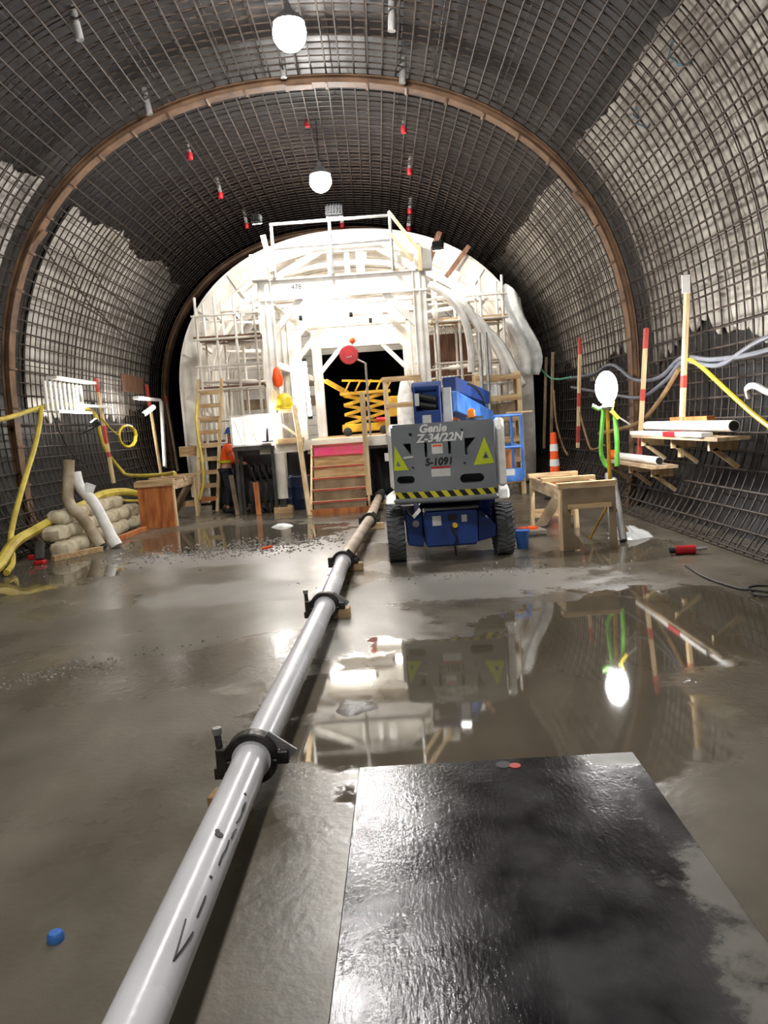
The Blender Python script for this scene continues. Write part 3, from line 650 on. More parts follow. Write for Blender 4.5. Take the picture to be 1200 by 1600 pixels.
# local coordinates, facing +X, leaning a little forward
skin('body', [(0, 0, .92, .12), (.02, 0, 1.1, .11), (.07, 0, 1.32, .12), (.11, 0, 1.42, .055), (.14, 0, 1.5, .05), (.16, 0, 1.58, .085), (.165, 0, 1.66, .08),
     (.09, -.17, 1.36, .06), (.2, -.2, 1.1, .045), (.3, -.1, 1.02, .035), (.38, -.06, 1.02, .03), (.09, .17, 1.36, .06), (.18, .2, 1.1, .045), (.28, .12, .99, .035), (.36, .08, .99, .03),
     (0, -.1, .85, .09), (.05, -.11, .5, .065), (-.02, -.12, .1, .045), (.12, -.12, .05, .04), (0, .1, .85, .09), (-.02, .11, .5, .065), (-.12, .12, .1, .045), (.02, .12, .05, .04)],
     [(0, 1), (1, 2), (2, 3), (3, 4), (4, 5), (5, 6), (2, 7), (7, 8), (8, 9), (9, 10), (2, 11), (11, 12), (12, 13), (13, 14), (0, 15), (15, 16), (16, 17), (17, 18), (0, 19), (19, 20), (20, 21), (21, 22)], 'skin', pe)
skin('trousers', [(0, 0, .93, .135), (0, -.1, .84, .105), (.05, -.11, .5, .085), (-.02, -.12, .14, .075), (0, .1, .84, .105), (-.02, .11, .5, .085), (-.12, .12, .14, .075)], [(0, 1), (1, 2), (2, 3), (0, 4), (4, 5), (5, 6)], 'navy', pe)
skin('vest', [(.0, 0, .95, .15), (.02, 0, 1.1, .145), (.07, 0, 1.3, .16), (.1, 0, 1.42, .09), (.09, -.17, 1.37, .085), (.15, -.2, 1.22, .07), (.09, .17, 1.37, .085), (.14, .2, 1.22, .07)], [(0, 1), (1, 2), (2, 3), (2, 4), (4, 5), (2, 6), (6, 7)], 'orange', pe)
skin('sleeves', [(.15, -.2, 1.22, .062), (.2, -.2, 1.1, .06), (.29, -.1, 1.025, .048)], [(0, 1), (1, 2)], 'orange', pe)
skin('sleeves', [(.14, .2, 1.22, .062), (.18, .2, 1.1, .06), (.27, .125, .995, .048)], [(0, 1), (1, 2)], 'orange', pe)
MB().lathe([(.168, 1.05), (.172, 1.05), (.174, 1.1), (.168, 1.1)], 20, (.02, 0, 0)).build('reflective_band', 'hiviz', pe, True, True)
MB().lathe([(.001, .13), (.07, .12), (.11, .06), (.125, 0), (.15, -.01), (.15, 0), (.128, .02)], 18, (.165, 0, 1.66)).build('hard_hat', 'bluep', pe, True, True)
for s in (-1, 1):
    MB().ball((.236, s*.032, 1.6), .011, 8, 6).build('eye', 'ink', pe, True, True); MB().ball((.155, s*.088, 1.58), .02, 8, 6, .03).build('ear', 'skin', pe, True, True)
MB().ball((.25, 0, 1.57), .016, 8, 6, .026).build('nose', 'skin', pe, True, True); MB().box((.238, 0, 1.525), (.012, .05, .01)).build('mouth', 'redtape', pe, True)
for a, s in ((.38, -.06), (.36, .08)):
    zz = 1.02 if s < 0 else .99
    for k in range(4): MB().tube([(a, s+.018*(k-1.5), zz), (a+.05, s+.02*(k-1.5), zz-.005), (a+.08, s+.02*(k-1.5), zz-.03)], .009, 6).build('finger', 'skin', pe, True, True)
    MB().tube([(a-.03, s+.03, zz+.01), (a+.02, s+.05, zz+.015), (a+.05, s+.04, zz+.0)], .011, 6).build('thumb', 'skin', pe, True, True)
for y, x in ((-.12, .05), (.12, -.05)): MB().box((x, y, .06), (.27, .1, .12)).build('boot', 'black', pe, True, False, .03)

# ---------------------------------------------------------------- boom lift
L0 = Vector((.76, 9.0, 0)); bl = thing('boom_lift', 'blue and grey boom lift with hazard striped tail and folded blue boom', 'boom lift', L0)
def wheel(x, y):
    w_ = MB().lathe([(.2, -.095), (.27, -.1), (.3, -.075), (.305, 0), (.3, .075), (.27, .1), (.2, .095)], 28, (x, y, .3), 'X')
    t = w_.build('tyre', 'rubber', bl, smooth=True); lug = MB()
    for k in range(30):
        a = 2*PI*k/30
        for s in (-1, 1):
            aa = a+(.5 if s > 0 else 0)*2*PI/30; r = Matrix.Rotation(aa, 3, 'X') @ Matrix.Rotation(s*.35, 3, 'Z')
            lug.box(Vector((x+s*.05, y, .3))+Matrix.Rotation(aa, 3, 'X') @ Vector((0, 0, .302)), (.1, .03, .018), r)
    lug.build('tread_lugs', 'rubber', t)
    MB().lathe([(.03, -.09), (.19, -.08), (.2, 0), (.19, .08), (.03, .09)], 18, (x, y, .3), 'X').build('rim', 'bluep', t, smooth=True)
for x in (.13, 1.39):
    for y in (9.0, 10.85): wheel(x, y)
MB().prism([(-.3, .19), (.28, .19), (.3, .56), (.27, .61), (-.28, .61), (-.32, .56)], (.76, 8.6, 0), (1, 0, 0), (0, 0, 1), (0, .5, 0)).build('front_box', 'bluep', bl, bevel=.02)
MB().box((.76, 8.62, .625), (.62, .12, .03)).build('front_lip', 'tail', bl, bevel=.008)
MB().prism([(-.5, .2), (-.32, .17), (-.32, .6), (-.42, .5), (-.52, .62)], (.76, 8.78, 0), (1, 0, 0), (0, 0, 1), (0, .4, 0)).build('axle_arm', 'bluep', bl, bevel=.012)
MB().prism([(.3, .19), (.52, .24), (.53, .38), (.32, .58)], (.76, 8.78, 0), (1, 0, 0), (0, 0, 1), (0, .4, 0)).build('axle_arm', 'bluep', bl, bevel=.012)
MB().box((.8, 9.95, .44), (.74, 1.7, .4)).build('chassis_frame', 'bluep', bl, bevel=.02)
MB().box((.76, 10.85, .35), (1.1, .2, .2)).build('rear_axle', 'dmach', bl)
MB().box((1.05, 9.4, .52), (.62, .2, .28)).build('frame_side', 'bluep', bl)
MB().box((.59, 8.593, .49), (.1, .006, .11)).build('sticker', 'sticker', bl); MB().box((.9, 8.593, .5), (.06, .006, .08)).build('sticker', 'sticker', bl)
MB().box((.77, 8.592, .52), (.1, .01, .07)).build('socket', 'black', bl); MB().lathe([(.03, 0), (.03, .03)], 10, (.79, 8.56, .43), 'Y').build('tow_plug', 'ycable', bl, smooth=True)
MB().lathe([(.04, 0), (.04, .03)], 12, (.36, 8.76, .45), 'Y').build('hub_bolt', 'galv', bl)
MB().tube(spl([(.75, 8.58, .42), (.8, 8.55, .3), (.78, 8.57, .2), (.79, 8.6, .08)]), .012, 6).build('cable', 'black', bl, smooth=True)
# turntable and tail, in turntable coordinates turned by a few degrees
A = math.radians(-8); PV = Vector((.9, 9.9, 0)); RT = Matrix.Rotation(A, 3, 'Z')
def tt(v): return PV+RT @ Vector(v)
def tbuild(mb, name, m, smooth=False, bevel=0, parent=bl):
    mb.v = [tt(v) for v in mb.v]; return mb.build(name, m, parent, smooth=smooth, bevel=bevel)
tbuild(MB().lathe([(.4, .6), (.42, .62), (.42, .7), (.38, .74)], 24), 'slew_ring', 'dmach', True)
def ty(x): return -1.45-.05*(1-(x/.58)**2)
def tailshape(z0, z1, hw, inset=0):
    n = 16; front = [(-hw+2*hw*i/n, ty(-hw+2*hw*i/n)+inset) for i in range(n+1)]
    return front+[(hw-.02, -1.05), (-hw+.02, -1.05)]
tl = MB(); pl = tailshape(0, 0, .565); tl.prism(pl, (0, 0, .84), (1, 0, 0), (0, 1, 0), (0, 0, .72)); tl.prism([(x*.97, y*.985) for x, y in pl], (0, 0, 1.56), (1, 0, 0), (0, 1, 0), (0, 0, .03))
tail = tbuild(tl, 'tail_cover', 'tail', False, 0)
def cut(target, mb):
    mb.v = [tt(v) for v in mb.v]; c = mb.build('cutter', 'tail'); bpy.context.view_layer.update()
    md = target.modifiers.new('b', 'BOOLEAN'); md.object = c; md.solver = 'EXACT'; bpy.context.view_layer.update()
    dg = bpy.context.evaluated_depsgraph_get(); me = bpy.data.meshes.new_from_object(target.evaluated_get(dg)); target.modifiers.remove(md); target.data = me; bpy.data.objects.remove(c)
def slot(x, z, wd, h):
    n = 8; return [(x+(wd/2-h/2)*s+h/2*math.cos(a0+PI*i/n), z+h/2*math.sin(a0+PI*i/n)) for s, a0 in ((1, -PI/2), (-1, PI/2)) for i in range(n+1)]
for poly in (slot(-.43, .98, .2, .085), slot(.3, .96, .26, .1), [(-.44, 1.38), (-.35, 1.38), (-.35, 1.24)], [(.24, 1.4), (.36, 1.4), (.27, 1.3), (.27, 1.22), (.24, 1.22)],
             [(-.2, 1.22), (-.17, 1.22), (-.17, 1.38), (-.2, 1.38)], [(.06, 1.24), (.09, 1.24), (.09, 1.4), (.06, 1.4)], [(-.37, 1.49), (-.33, 1.49), (-.33, 1.46), (-.35, 1.46)], [(.2, 1.5), (.23, 1.5), (.23, 1.47)], [(-.36, 1.12), (-.33, 1.12), (-.33, 1.09)], [(.21, 1.14), (.24, 1.14), (.24, 1.11)]):
    c = MB().prism(poly, (0, -1.6, 0), (1, 0, 0), (0, 0, 1), (0, .34, 0)); cut(tail, c)
tail.data.materials.clear(); tail.data.materials.append(M['tail'])
bv = tail.modifiers.new('bevel', 'BEVEL'); bv.width = .018; bv.segments = 2; bv.limit_method = 'ANGLE'; bv.angle_limit = math.radians(50)
n = 16; bump_ = [(-.58+1.16*i/n, ty(-.58+1.16*i/n)-.03) for i in range(n+1)]+[(.56, -1.05), (-.56, -1.05)]
tbuild(MB().prism(bump_, (0, 0, .715), (1, 0, 0), (0, 1, 0), (0, 0, .06)), 'bumper', 'tail', False, .02)
tbuild(MB().prism([(x*.985, y) for x, y in pl], (0, 0, .765), (1, 0, 0), (0, 1, 0), (0, 0, .085)), 'stripe_board', 'ink')
for k in range(9):
    x0 = -.56+k*.128; q = []
    for a, z in ((x0, .845), (x0+.062, .845), (x0+.115, .772), (x0+.053, .772)): q.append((min(a, .55), z))
    m_ = MB(); m_.prism(q, (0, 0, 0), (1, 0, 0), (0, 0, 1), (0, .004, 0))
    m_.v = [Vector((v.x, ty(v.x)-.008+v.y, v.z)) for v in m_.v]; tbuild(m_, 'hazard_stripe', 'hazy')
def decal(poly, name, m, d=.004):
    m_ = MB().prism(poly, (0, 0, 0), (1, 0, 0), (0, 0, 1), (0, .003, 0)); m_.v = [Vector((v.x, ty(v.x)-d+v.y, v.z)) for v in m_.v]; return tbuild(m_, name, m)
decal([(.325, 1.1), (.55, 1.11), (.455, 1.4)], 'warning_triangle', 'hiviz'); decal([(.425, 1.17), (.495, 1.172), (.46, 1.25)], 'triangle_mark', 'tail', .008); decal([(.445, 1.18), (.475, 1.18), (.46, 1.215)], 'triangle_mark', 'ink', .011)
decal([(-.555, 1.09), (-.39, 1.09), (-.53, 1.36)], 'warning_triangle', 'hiviz'); decal([(-.525, 1.14), (-.475, 1.14), (-.51, 1.2)], 'triangle_mark', 'tail', .008)
decal([(-.12, 1.25), (.0, 1.25), (.0, 1.36), (-.12, 1.36)], 'sticker', 'sticker'); decal([(-.14, 1.0), (.07, 1.0), (.07, 1.11), (-.14, 1.11)], 'sticker', 'sticker'); decal([(-.14, 1.09), (.07, 1.09), (.07, 1.11), (-.14, 1.11)], 'sticker_band', 'red', .007); decal([(-.11, 1.33), (-.01, 1.33), (-.01, 1.35), (-.11, 1.35)], 'sticker_band', 'orange', .007)
decal([(-.44, 1.215), (-.33, 1.225), (-.33, 1.245), (-.44, 1.235)], 'sticker', 'sticker')
def ttxt(body, size, m, x, z, bold=0., sh=0.):
    t = text(body, size, m, bl, lambda c: tt((c.x+x+sh*c.y, ty(c.x+x)-.006-c.z, c.y+z))-L0, bold=bold); return t
ttxt('Genie', .125, 'letter', -.1, 1.49, .0045, .2); ttxt('Z-34/22N', .125, 'letter', -.03, 1.385, .0045, .2); ttxt('S-1091', .11, 'ink', -.05, 1.13, .003, .15)
for s in (1, -1):
    fy = -1.36 if s > 0 else -.95
    tbuild(MB().prism([(fy, .84), (-.1, .84), (.1, 1.0), (.1, 1.35), (-.2, 1.6), (fy+.11, 1.6), (fy, 1.5)], (s*.575, 0, 0), (0, 1, 0), (0, 0, 1), (s*.1, 0, 0)), 'side_cover', 'pvc', False, .03)
    tbuild(MB().prism([(-1.35, .7), (-.6, .7), (-.6, .8), (-1.2, .8)], (s*.56, 0, 0), (0, 1, 0), (0, 0, 1), (s*.14, 0, 0)), 'lower_guard', 'pvc', False, .02)
tbuild(MB().box((.0, -.5, .8), (1.0, 1.2, .12)), 'turntable_deck', 'dmach')
tbuild(MB().box((.0, -.4, 1.1), (.9, 1.0, .5)), 'engine_bay', 'dmach')
# riser, boom and basket
rx = -.17
riser = tbuild(MB().box((rx-.14, -.95, 1.72), (.03, .34, .58)).box((rx+.14, -.95, 1.72), (.03, .34, .58)).box((rx, -1.11, 1.58), (.28, .03, .3)).box((rx, -.8, 1.72), (.28, .03, .58)), 'riser', 'bluep', False, .006)
tbuild(MB().lathe([(.05, -.17), (.06, -.16), (.06, .16), (.05, .17)], 14, (rx, -1.02, 2.0), 'X'), 'boom_pin', 'bluep', True)
tbuild(MB().tube([(rx-.09, -1.0, 1.9), (rx+.1, -1.0, 1.84)], .045, 8).tube([(rx-.09, -1.02, 1.8), (rx+.1, -1.02, 1.76)], .04, 8), 'hose_loops', 'black', True)
tbuild(MB().box((rx-.01, -1.13, 1.6), (.1, .006, .16)), 'sticker', 'sticker'); tbuild(MB().box((rx-.11, -1.13, 1.86), (.05, .006, .14)), 'sticker', 'sticker')
b0 = tt((rx+.24, -.85, 1.82)); b1 = Vector((1.72, 12.1, 1.58))
MB().bar(b0, b1, .2, .24).build('lower_boom', 'lblue', bl, bevel=.01); MB().bar(b0+Vector((.02, .05, .2)), Vector((1.62, 11.6, 1.9)), .16, .18).build('upper_boom', 'bluep', bl, bevel=.01)
MB().box(tt((rx+.22, -.92, 1.78)), (.1, .12, .4), RT).build('boom_bracket', 'pvc', bl)
MB().bar(b0+Vector((.12, .3, -.02)), b0+Vector((.5, 1.5, -.1)), .06, .06).build('lift_cylinder', 'galv', bl)
MB().bar((1.5, 11.3, 2.0), (1.75, 12.2, 1.45), .1, .14).build('jib', 'lblue', bl, bevel=.01)
MB().tube(spl([b0+Vector((.1, .2, .16)), b0+Vector((.35, .9, .22)), b0+Vector((.6, 1.7, .1)), Vector((1.75, 12.1, 1.5))]), .02, 6).build('boom_hose', 'black', bl, smooth=True)
tbuild(MB().lathe([(.03, 0), (.045, .02), (.045, .08), (.02, .1)], 12, (.32, -1.05, 1.62)), 'beacon', 'glowb', True)
tbuild(MB().box((.36, -.9, 1.615), (.2, .3, .03)), 'cowl', 'tail')
BX0, BX1, BY0, BY1 = 1.42, 2.26, 12.2, 13.1
MB().box(((BX0+BX1)/2, (BY0+BY1)/2, .6), (BX1-BX0, BY1-BY0, .06)).build('basket_floor', 'lblue', bl); MB().box(((BX0+BX1)/2, BY0, .68), (BX1-BX0, .03, .2)).build('toe_board', 'lblue', bl)
MB().box((2.05, BY0-.02, .72), (.14, .006, .1)).build('sticker', 'sticker', bl)
for x in (BX0, (BX0+BX1)/2, BX1):
    for y in (BY0, BY1):
        MB().tube([(x, y, .62), (x, y, 1.62)], .024, 8).build('basket_post', 'lblue', bl, smooth=True)
for z in (1.12, 1.62):
    MB().tube([(BX0, BY0, z), (BX1, BY0, z), (BX1, BY1, z), (BX0, BY1, z), (BX0, BY0, z)], .024, 8).build('basket_rail', 'lblue', bl, smooth=True)
MB().box(((BX0+BX1)/2, BY1-.05, .85), (BX1-BX0-.06, .02, .4)).build('basket_panel', 'ply', bl)
tag(MB().box((2.32, 12.65, 1.66), (.42, .12, .025)).build('loose_board', 'woodx'), 'pale board lying across the basket rail of the lift', 'board')

# ---------------------------------------------------------------- concrete pump line
PA = [(-.735, .55, .17), (-.66, 3.3, .17), (-.53, 6.15, .17), (-.475, 8.2, .17), (-.23, 11.7, .17), (-.08, 15.3, .17), (.08, 18.9, .17)]
plab = ['white-grey concrete pipe, nearest section with black handwriting', 'white-grey concrete pipe section between the first and second clamps', 'short white-grey concrete pipe section between the second and third clamps', 'dirty grey concrete pipe section beyond the third clamp', 'beige concrete pipe section beside the left tyre of the lift', 'grey concrete pipe section running under the gantry, farthest']
for i in range(6):
    a, b = Vector(PA[i]), Vector(PA[i+1]); d = (b-a).normalized(); t = thing('concrete_pipe', plab[i], 'pipe', (a+b)/2)
    m = ('pipe', 'pipe', 'pipe', 'pipeb', 'pipeb', 'pgrey')[i]
    MB().tube([a+d*.012, b-d*.012], .077, 28).build('barrel', m, t, smooth=True)
    for e, s in ((a, 1), (b, -1)): MB().tube([e+d*s*.004, e+d*s*.04], .088, 28).build('end_collar', 'clamp' if i > 2 else 'pipe', t, smooth=True)
    if i == 0:
        up = Vector((0, 0, 1)); sd = d.cross(up).normalized()
        def onp(u, ang): return a+d*u+(.0785)*(sd*math.sin(ang)+up*math.cos(ang))-W[t.name]
        def scrawl(pl_): MB().tube([onp(u, g_)+W[t.name] for u, g_ in spl([(p[0], p[1], 0) for p in pl_], 5) for u, g_ in [(u, g_)]] if False else [onp(q.x, q.y)+W[t.name] for q in spl([(p[0], p[1], 0) for p in pl_], 4)], .0026, 5).build('marker_stroke', 'ink', t)
        scrawl([(1.52, .62), (1.42, .74), (1.36, .8)]); scrawl([(1.36, .8), (1.44, .98), (1.5, 1.08)])
        scrawl([(1.56, 1.0), (1.66, 1.0)]); scrawl([(1.83, 1.02), (1.88, 1.0), (1.93, 1.05), (1.98, 1.02)]); scrawl([(2.0, 1.1), (2.04, 1.1), (2.07, 1.16)]); scrawl([(2.1, 1.05), (2.16, 1.12), (2.22, 1.05), (2.26, 1.1), (2.2, 1.14)])
        for u, g_, r in ((1.97, .5, .016), (1.99, .36, .009), (2.3, .9, .007), (1.75, .9, .006)):
            c = onp(u, g_)+W[t.name]; nrm = (sd*math.sin(g_)+up*math.cos(g_)); MB().lathe([(r, -.002), (r, .001)], 10, c, rot=nrm.to_track_quat('Z', 'Y').to_matrix()).build('scuff', 'dmach', t)
clab = ['first pipe clamp, nearest the camera, with an upright closing lever', 'second pipe clamp along the white-grey line', 'third pipe clamp, before the beige sections', 'fourth pipe clamp beside the left tyre of the lift', 'fifth pipe clamp under the gantry stairs side']
for i in range(5):
    c = Vector(PA[i+1]); d = (Vector(PA[i+2])-Vector(PA[i])).normalized(); up = Vector((0, 0, 1)); sd = d.cross(up).normalized(); t = thing('pipe_clamp', clab[i], 'clamp', c-up*.13)
    rq = Matrix((sd, up, d)).transposed()
    def ring(a0, a1, r0, r1, hw, mb):
        n_ = 16; poly = []
        for k in range(n_+1): g_ = a0+(a1-a0)*k/n_; poly.append((r1*math.cos(g_), r1*math.sin(g_)))
        for k in range(n_, -1, -1): g_ = a0+(a1-a0)*k/n_; poly.append((r0*math.cos(g_), r0*math.sin(g_)))
        return mb.prism(poly, c-d*hw, sd, up, d*2*hw)
    ring(.02, PI-.02, .089, .122, .035, MB()).build('upper_shell', 'clamp', t, bevel=.006); ring(PI+.02, 2*PI-.02, .089, .118, .035, MB()).build('lower_shell', 'clamp', t, bevel=.006)
    MB().box(c-sd*.135+up*.0, (.05, .11, .06), rq).build('hinge_lug', 'clamp', t, bevel=.006); MB().box(c+sd*.135, (.06, .06, .055), rq).build('closing_lug', 'clamp', t, bevel=.006)
    if i in (0, 1):
        MB().tube([c-sd*.145+up*.04, c-sd*.15+up*.12], .016, 8).build('lever', 'clamp', t, smooth=True); MB().lathe([(.022, 0), (.022, .03)], 6, c-sd*.15+up*.115).build('lever_nut', 'galv', t)
        MB().bar(c+sd*.07+up*.1, c+sd*.19+up*.01, .04, .012, d).build('lever_arm', 'galv', t)
        MB().box(c-sd*.15-up*.06, (.045, .05, .05), rq).build('bolt_head', 'clamp', t)
    else: MB().bar(c+sd*.05+up*.12, c+sd*.17+up*.0, .05, .014, d).build('lever_arm', 'clamp', t)
for k, (y, wd, lab) in enumerate([(3.14, .17, 'wood block under the pipe just before the first clamp'), (6.42, .3, 'wood block under the pipe just beyond the second clamp'), (8.55, .3, 'wood block under the pipe just beyond the third clamp'), (11.95, .36, 'wood block under the pipe beside the left tyre'), (15.6, .36, 'wood block under the pipe at the stairs')]):
    for i in range(6):
        if PA[i][1] <= y <= PA[i+1][1]: tq = (y-PA[i][1])/(PA[i+1][1]-PA[i][1]); x = PA[i][0]+(PA[i+1][0]-PA[i][0])*tq
    tag(MB().box((x+(-.075 if k == 0 else .03), y, .045), (wd, .1, .09), Matrix.Rotation(.1*(k-2), 3, 'Z')).build('support_block', 'woodx', bevel=.005), lab, 'block')

# ---------------------------------------------------------------- foreground steel plate, floor bits
pm = mat('wet_steel_plate', (86, 86, 88), .24, .55, col2=(40, 39, 41), scale=3.2, bump=.0, rvar=.08, lo=.4, hi=.62)
nt = pm.node_tree; N = nt.nodes; LK = nt.links; B = N['Principled BSDF']; geo = nd('ShaderNodeTexCoord').outputs['Object']
base = B.inputs['Base Color'].links[0].from_socket
patch = smooth(mth('ADD', ellipses([(.68, -.45, .3, .9), (.62, .25, .2, .3), (.55, 1.2, .2, .1)]), mth('MULTIPLY', mth('SUBTRACT', noise(5.5, 10, None, .68), .5), 2.2)), .05, .6)
mx = nd('ShaderNodeMix', data_type='RGBA'); LK.new(mth('MULTIPLY', patch, .55), mx.inputs[0]); LK.new(base, mx.inputs[6]); mx.inputs[7].default_value = (*lin((132, 128, 118)), 1); LK.new(mx.outputs[2], B.inputs['Base Color'])
LK.new(mth('ADD', .03, mth('ADD', mth('MULTIPLY', noise(9, 10, (1, .5, 1), .7), .26), mth('MULTIPLY', patch, .25))), B.inputs['Roughness']); LK.new(mth('MULTIPLY', mth('SUBTRACT', 1., patch), .5), B.inputs['Metallic'])
brush = noise(1, 8, (70, 22, 1)); bp = nd('ShaderNodeBump'); bp.inputs['Strength'].default_value = .4; bp.inputs['Distance'].default_value = .003
LK.new(mth('ADD', brush, mth('MULTIPLY', noise(60, 4), .6)), bp.inputs['Height']); LK.new(bp.outputs[0], B.inputs['Normal']); M['plate'] = pm
pt = thing('steel_plate', 'large dark wet steel plate lying flat on the floor in front', 'plate', (.40, 2.17, 0), math.radians(-1.7))
MB().box((0, 0, .0125), (1.27, 2.5, .025)).build('plate', 'plate', pt, True, False, .004)
MB().lathe([(.026, 0), (.026, .004)], 16, (.08, 1.17, .0245)).build('lifting_hole', 'redtape', pt, True); MB().lathe([(.035, 0), (.035, .002)], 16, (.03, 1.19, .0245)).build('rust_mark', 'ink', pt, True)
tag(MB().lathe([(.001, .03), (.02, .029), (.027, .02), (.027, 0)], 14, (-1.17, 2.36, 0)).build('bottle_top', 'lblue', smooth=True), 'small blue plastic cap on the floor, lower left', 'cap')
def lump(c, rx, ry, h, m, name, seed, n=22, rings=5):
    rr = random.Random(seed); mb = MB(); vs = [(c[0], c[1], c[2]+h)]; fs = []; ph = [rr.uniform(0, 6.28) for _ in range(3)]
    for j in range(1, rings+1):
        t = j/rings
        for k in range(n):
            a = 2*PI*k/n; r = t*(1+.14*math.sin(3*a+ph[0])+.09*math.sin(5*a+ph[1])+rr.uniform(-.04, .04)); vs.append((c[0]+rx*r*math.cos(a), c[1]+ry*r*math.sin(a), c[2]+h*(1-t*t)*rr.uniform(.8, 1.2)-(.004 if j == rings else 0)))
    for k in range(n): fs.append((0, 1+k, 1+(k+1) % n))
    for j in range(rings-1):
        for k in range(n): a = 1+j*n+k; b = 1+j*n+(k+1) % n; fs.append((a, a+n, b+n, b))
    return mb.add(vs, fs).build(name, m, smooth=True)
tag(lump((-.24, 4.28, 0), .13, .14, .015, 'stone', 'concrete_splat', 3), 'rough grey splat of concrete in the puddle right of the pipe', 'concrete splat')
tag(lump((-.98, 4.75, 0), .2, .14, .006, 'conc', 'pale_scrap', 5), 'pale flat scrap on the floor left of the pipe', 'scrap')
gr = MB()
for _ in range(1500):
    if R_.random() < .72: x = R_.gauss(-1.9, 1.0); y = 10.9+R_.gauss(0, .45)+(.35*(x+1.9))*.3
    elif R_.random() < .6: x = R_.gauss(-2.6, .5); y = 5.3+R_.gauss(0, .12)+.6*(x+2.6)
    else: x = R_.gauss(1.0, .8); y = 7.9+R_.gauss(0, .15)
    if abs(x-(-.3)) < .28 or not -5 < x < 3.2 or (x > -.05 and y > 8.5): continue
    s = R_.uniform(.006, .02)*(1.5 if y > 9 else 1); a = R_.uniform(0, 3)
    vs = [(x+s*math.cos(a+k*1.257)*R_.uniform(.7, 1.2), y+s*math.sin(a+k*1.257)*R_.uniform(.7, 1.2), -.001) for k in range(5)]+[(x, y, s*R_.uniform(.5, .9))]
    gr.add(vs, [(k, (k+1) % 5, 5) for k in range(5)]+[(4, 3, 2, 1, 0)])
tag(gr.build('gravel', 'stone'), 'loose grey gravel and grit strewn across the wet floor', 'gravel', kind='stuff')
tag(MB().tube([(-1.72, 10.55, .02), (-1.58, 10.6, .035)], .02, 8).build('orange_scrap', 'orange', smooth=True), 'small orange scrap on the gravel left of the pipe', 'scrap')
tag(lump((-1.75, 13.1, 0), .18, .12, .05, 'plastic', 'plastic_scrap', 9), 'crumpled pale plastic scrap on the floor before the stairs', 'scrap')

# ---------------------------------------------------------------- trestles
def trestle(name, label, x0, x1, y0, y1, h, endmat, solid):
    t = thing(name, label, 'trestle', ((x0+x1)/2, (y0+y1)/2, 0)); wd = x1-x0
    for x in (x0+.03, x1-.03): MB().box((x, (y0+y1)/2, h-.1), (.05, y1-y0, .16)).build('side_rail', 'woody', t, bevel=.004)
    for k in range(3):
        y = y0+.06+(y1-y0-.12)*k/2; MB().box(((x0+x1)/2, y, h), (wd+.06, .12, .06)).build('cross_board', 'woodx', t, bevel=.004)
    if solid:
        MB().box(((x0+x1)/2, y0-.03, h*.46), (wd, .025, h*.92)).build('end_panel', endmat, t)
        MB().box(((x0+x1)/2, y0-.05, h-.04), (wd+.08, .06, .1)).build('header', 'woodx', t)
    else:
        o_ = [(-.5, 0), (-.5, h-.03), (.5, h-.03), (.5, 0), (.36, 0), (.38, h*.68), (-.34, h*.68), (-.36, h*.3), (-.22, h*.2), (-.1, h*.02)]
        MB().prism([(a*wd, b) for a, b in o_], ((x0+x1)/2, y0-.04, 0), (1, 0, 0), (0, 0, 1), (0, .025, 0)).build('end_panel', endmat, t)
        MB().box(((x0+x1)/2, y0-.06, h*.68), (wd*.8, .06, .05)).build('panel_rail', 'woodx', t)
    for x, sx in ((x0+.02, -1), (x1-.02, 1)):
        for y, sy in ((y0+.08, -1), (y1-.08, 1)):
            MB().bar((x+sx*.02, y+sy*.02, 0), (x, y, h-.03), .05, .1).build('leg', 'wood', t)
    MB().prism([(-.5, .0), (-.2, 0), (.5, h*.75), (.2, h*.75)], ((x0+x1)/2, y1-.05, .05), (wd*.9, 0, 0), (0, 0, 1), (0, .03, 0)).build('diagonal_brace', 'dply', t)
    MB().box(((x0+x1)/2, y1-.02, h*.3), (wd, .03, .12)).build('stretcher', 'woodx', t)
trestle('timber_trestle', 'pale timber trestle bench with cut-out plywood end beside the right lamp stand', 2.06, 2.68, 8.85, 10.7, .76, 'dply', False)
trestle('plywood_trestle', 'timber trestle with solid orange plywood end near the left sandbags', -4.5, -3.86, 14.2, 16.0, .86, 'ply', True)

# ---------------------------------------------------------------- right side: lamp stand, shelves, stakes, cables
rl = thing('lamp_stand', 'dazzling oval work lamp on a yellow tripod stand by the right wall', 'lamp', (2.85, 9.25, 0))
LX, LY = 2.78, 9.35
MB().ball((LX, LY, 1.86), .13, 18, 12, .2).build('lamp_head', 'glows', rl, smooth=True)
MB().lathe([(.05, 0), (.07, .03), (.05, .08)], 12, (LX, LY, 1.6)).build('collar', 'galv', rl, smooth=True)
MB().tube([(LX, LY, .25), (LX, LY, 1.62)], .022, 10).build('pole', 'yellow', rl, smooth=True)
for k in range(3):
    a = .4+k*2.09; MB().tube([(LX, LY, .5), (LX+.28*math.cos(a), LY+.28*math.sin(a), .015)], .015, 8).build('leg', 'yellow', rl, smooth=True)
tag(MB().tube(spl([(2.62, 9.42, 1.66), (2.68, 9.4, 1.62), (2.74, 9.38, 1.6), (2.72, 9.38, 1.4), (2.7, 9.4, 1.1), (2.74, 9.4, .95), (2.78, 9.38, .9)], 5), .028, 6).build('lime_strap', 'lime', smooth=True), 'lime green strap hanging below the dazzling work lamp', 'strap')
tag(MB().tube(spl([(2.92, 9.5, 1.52), (2.93, 9.5, 1.2), (2.92, 9.5, .9)], 5), .03, 6).build('lime_ribbon', 'lime', smooth=True), 'shorter dull green ribbon right of the lime strap', 'strap')
yc = thing('yellow_clamp', 'yellow spring clamp gripping a bar just below the work lamp', 'clamp', (2.9, 9.45, 1.5))
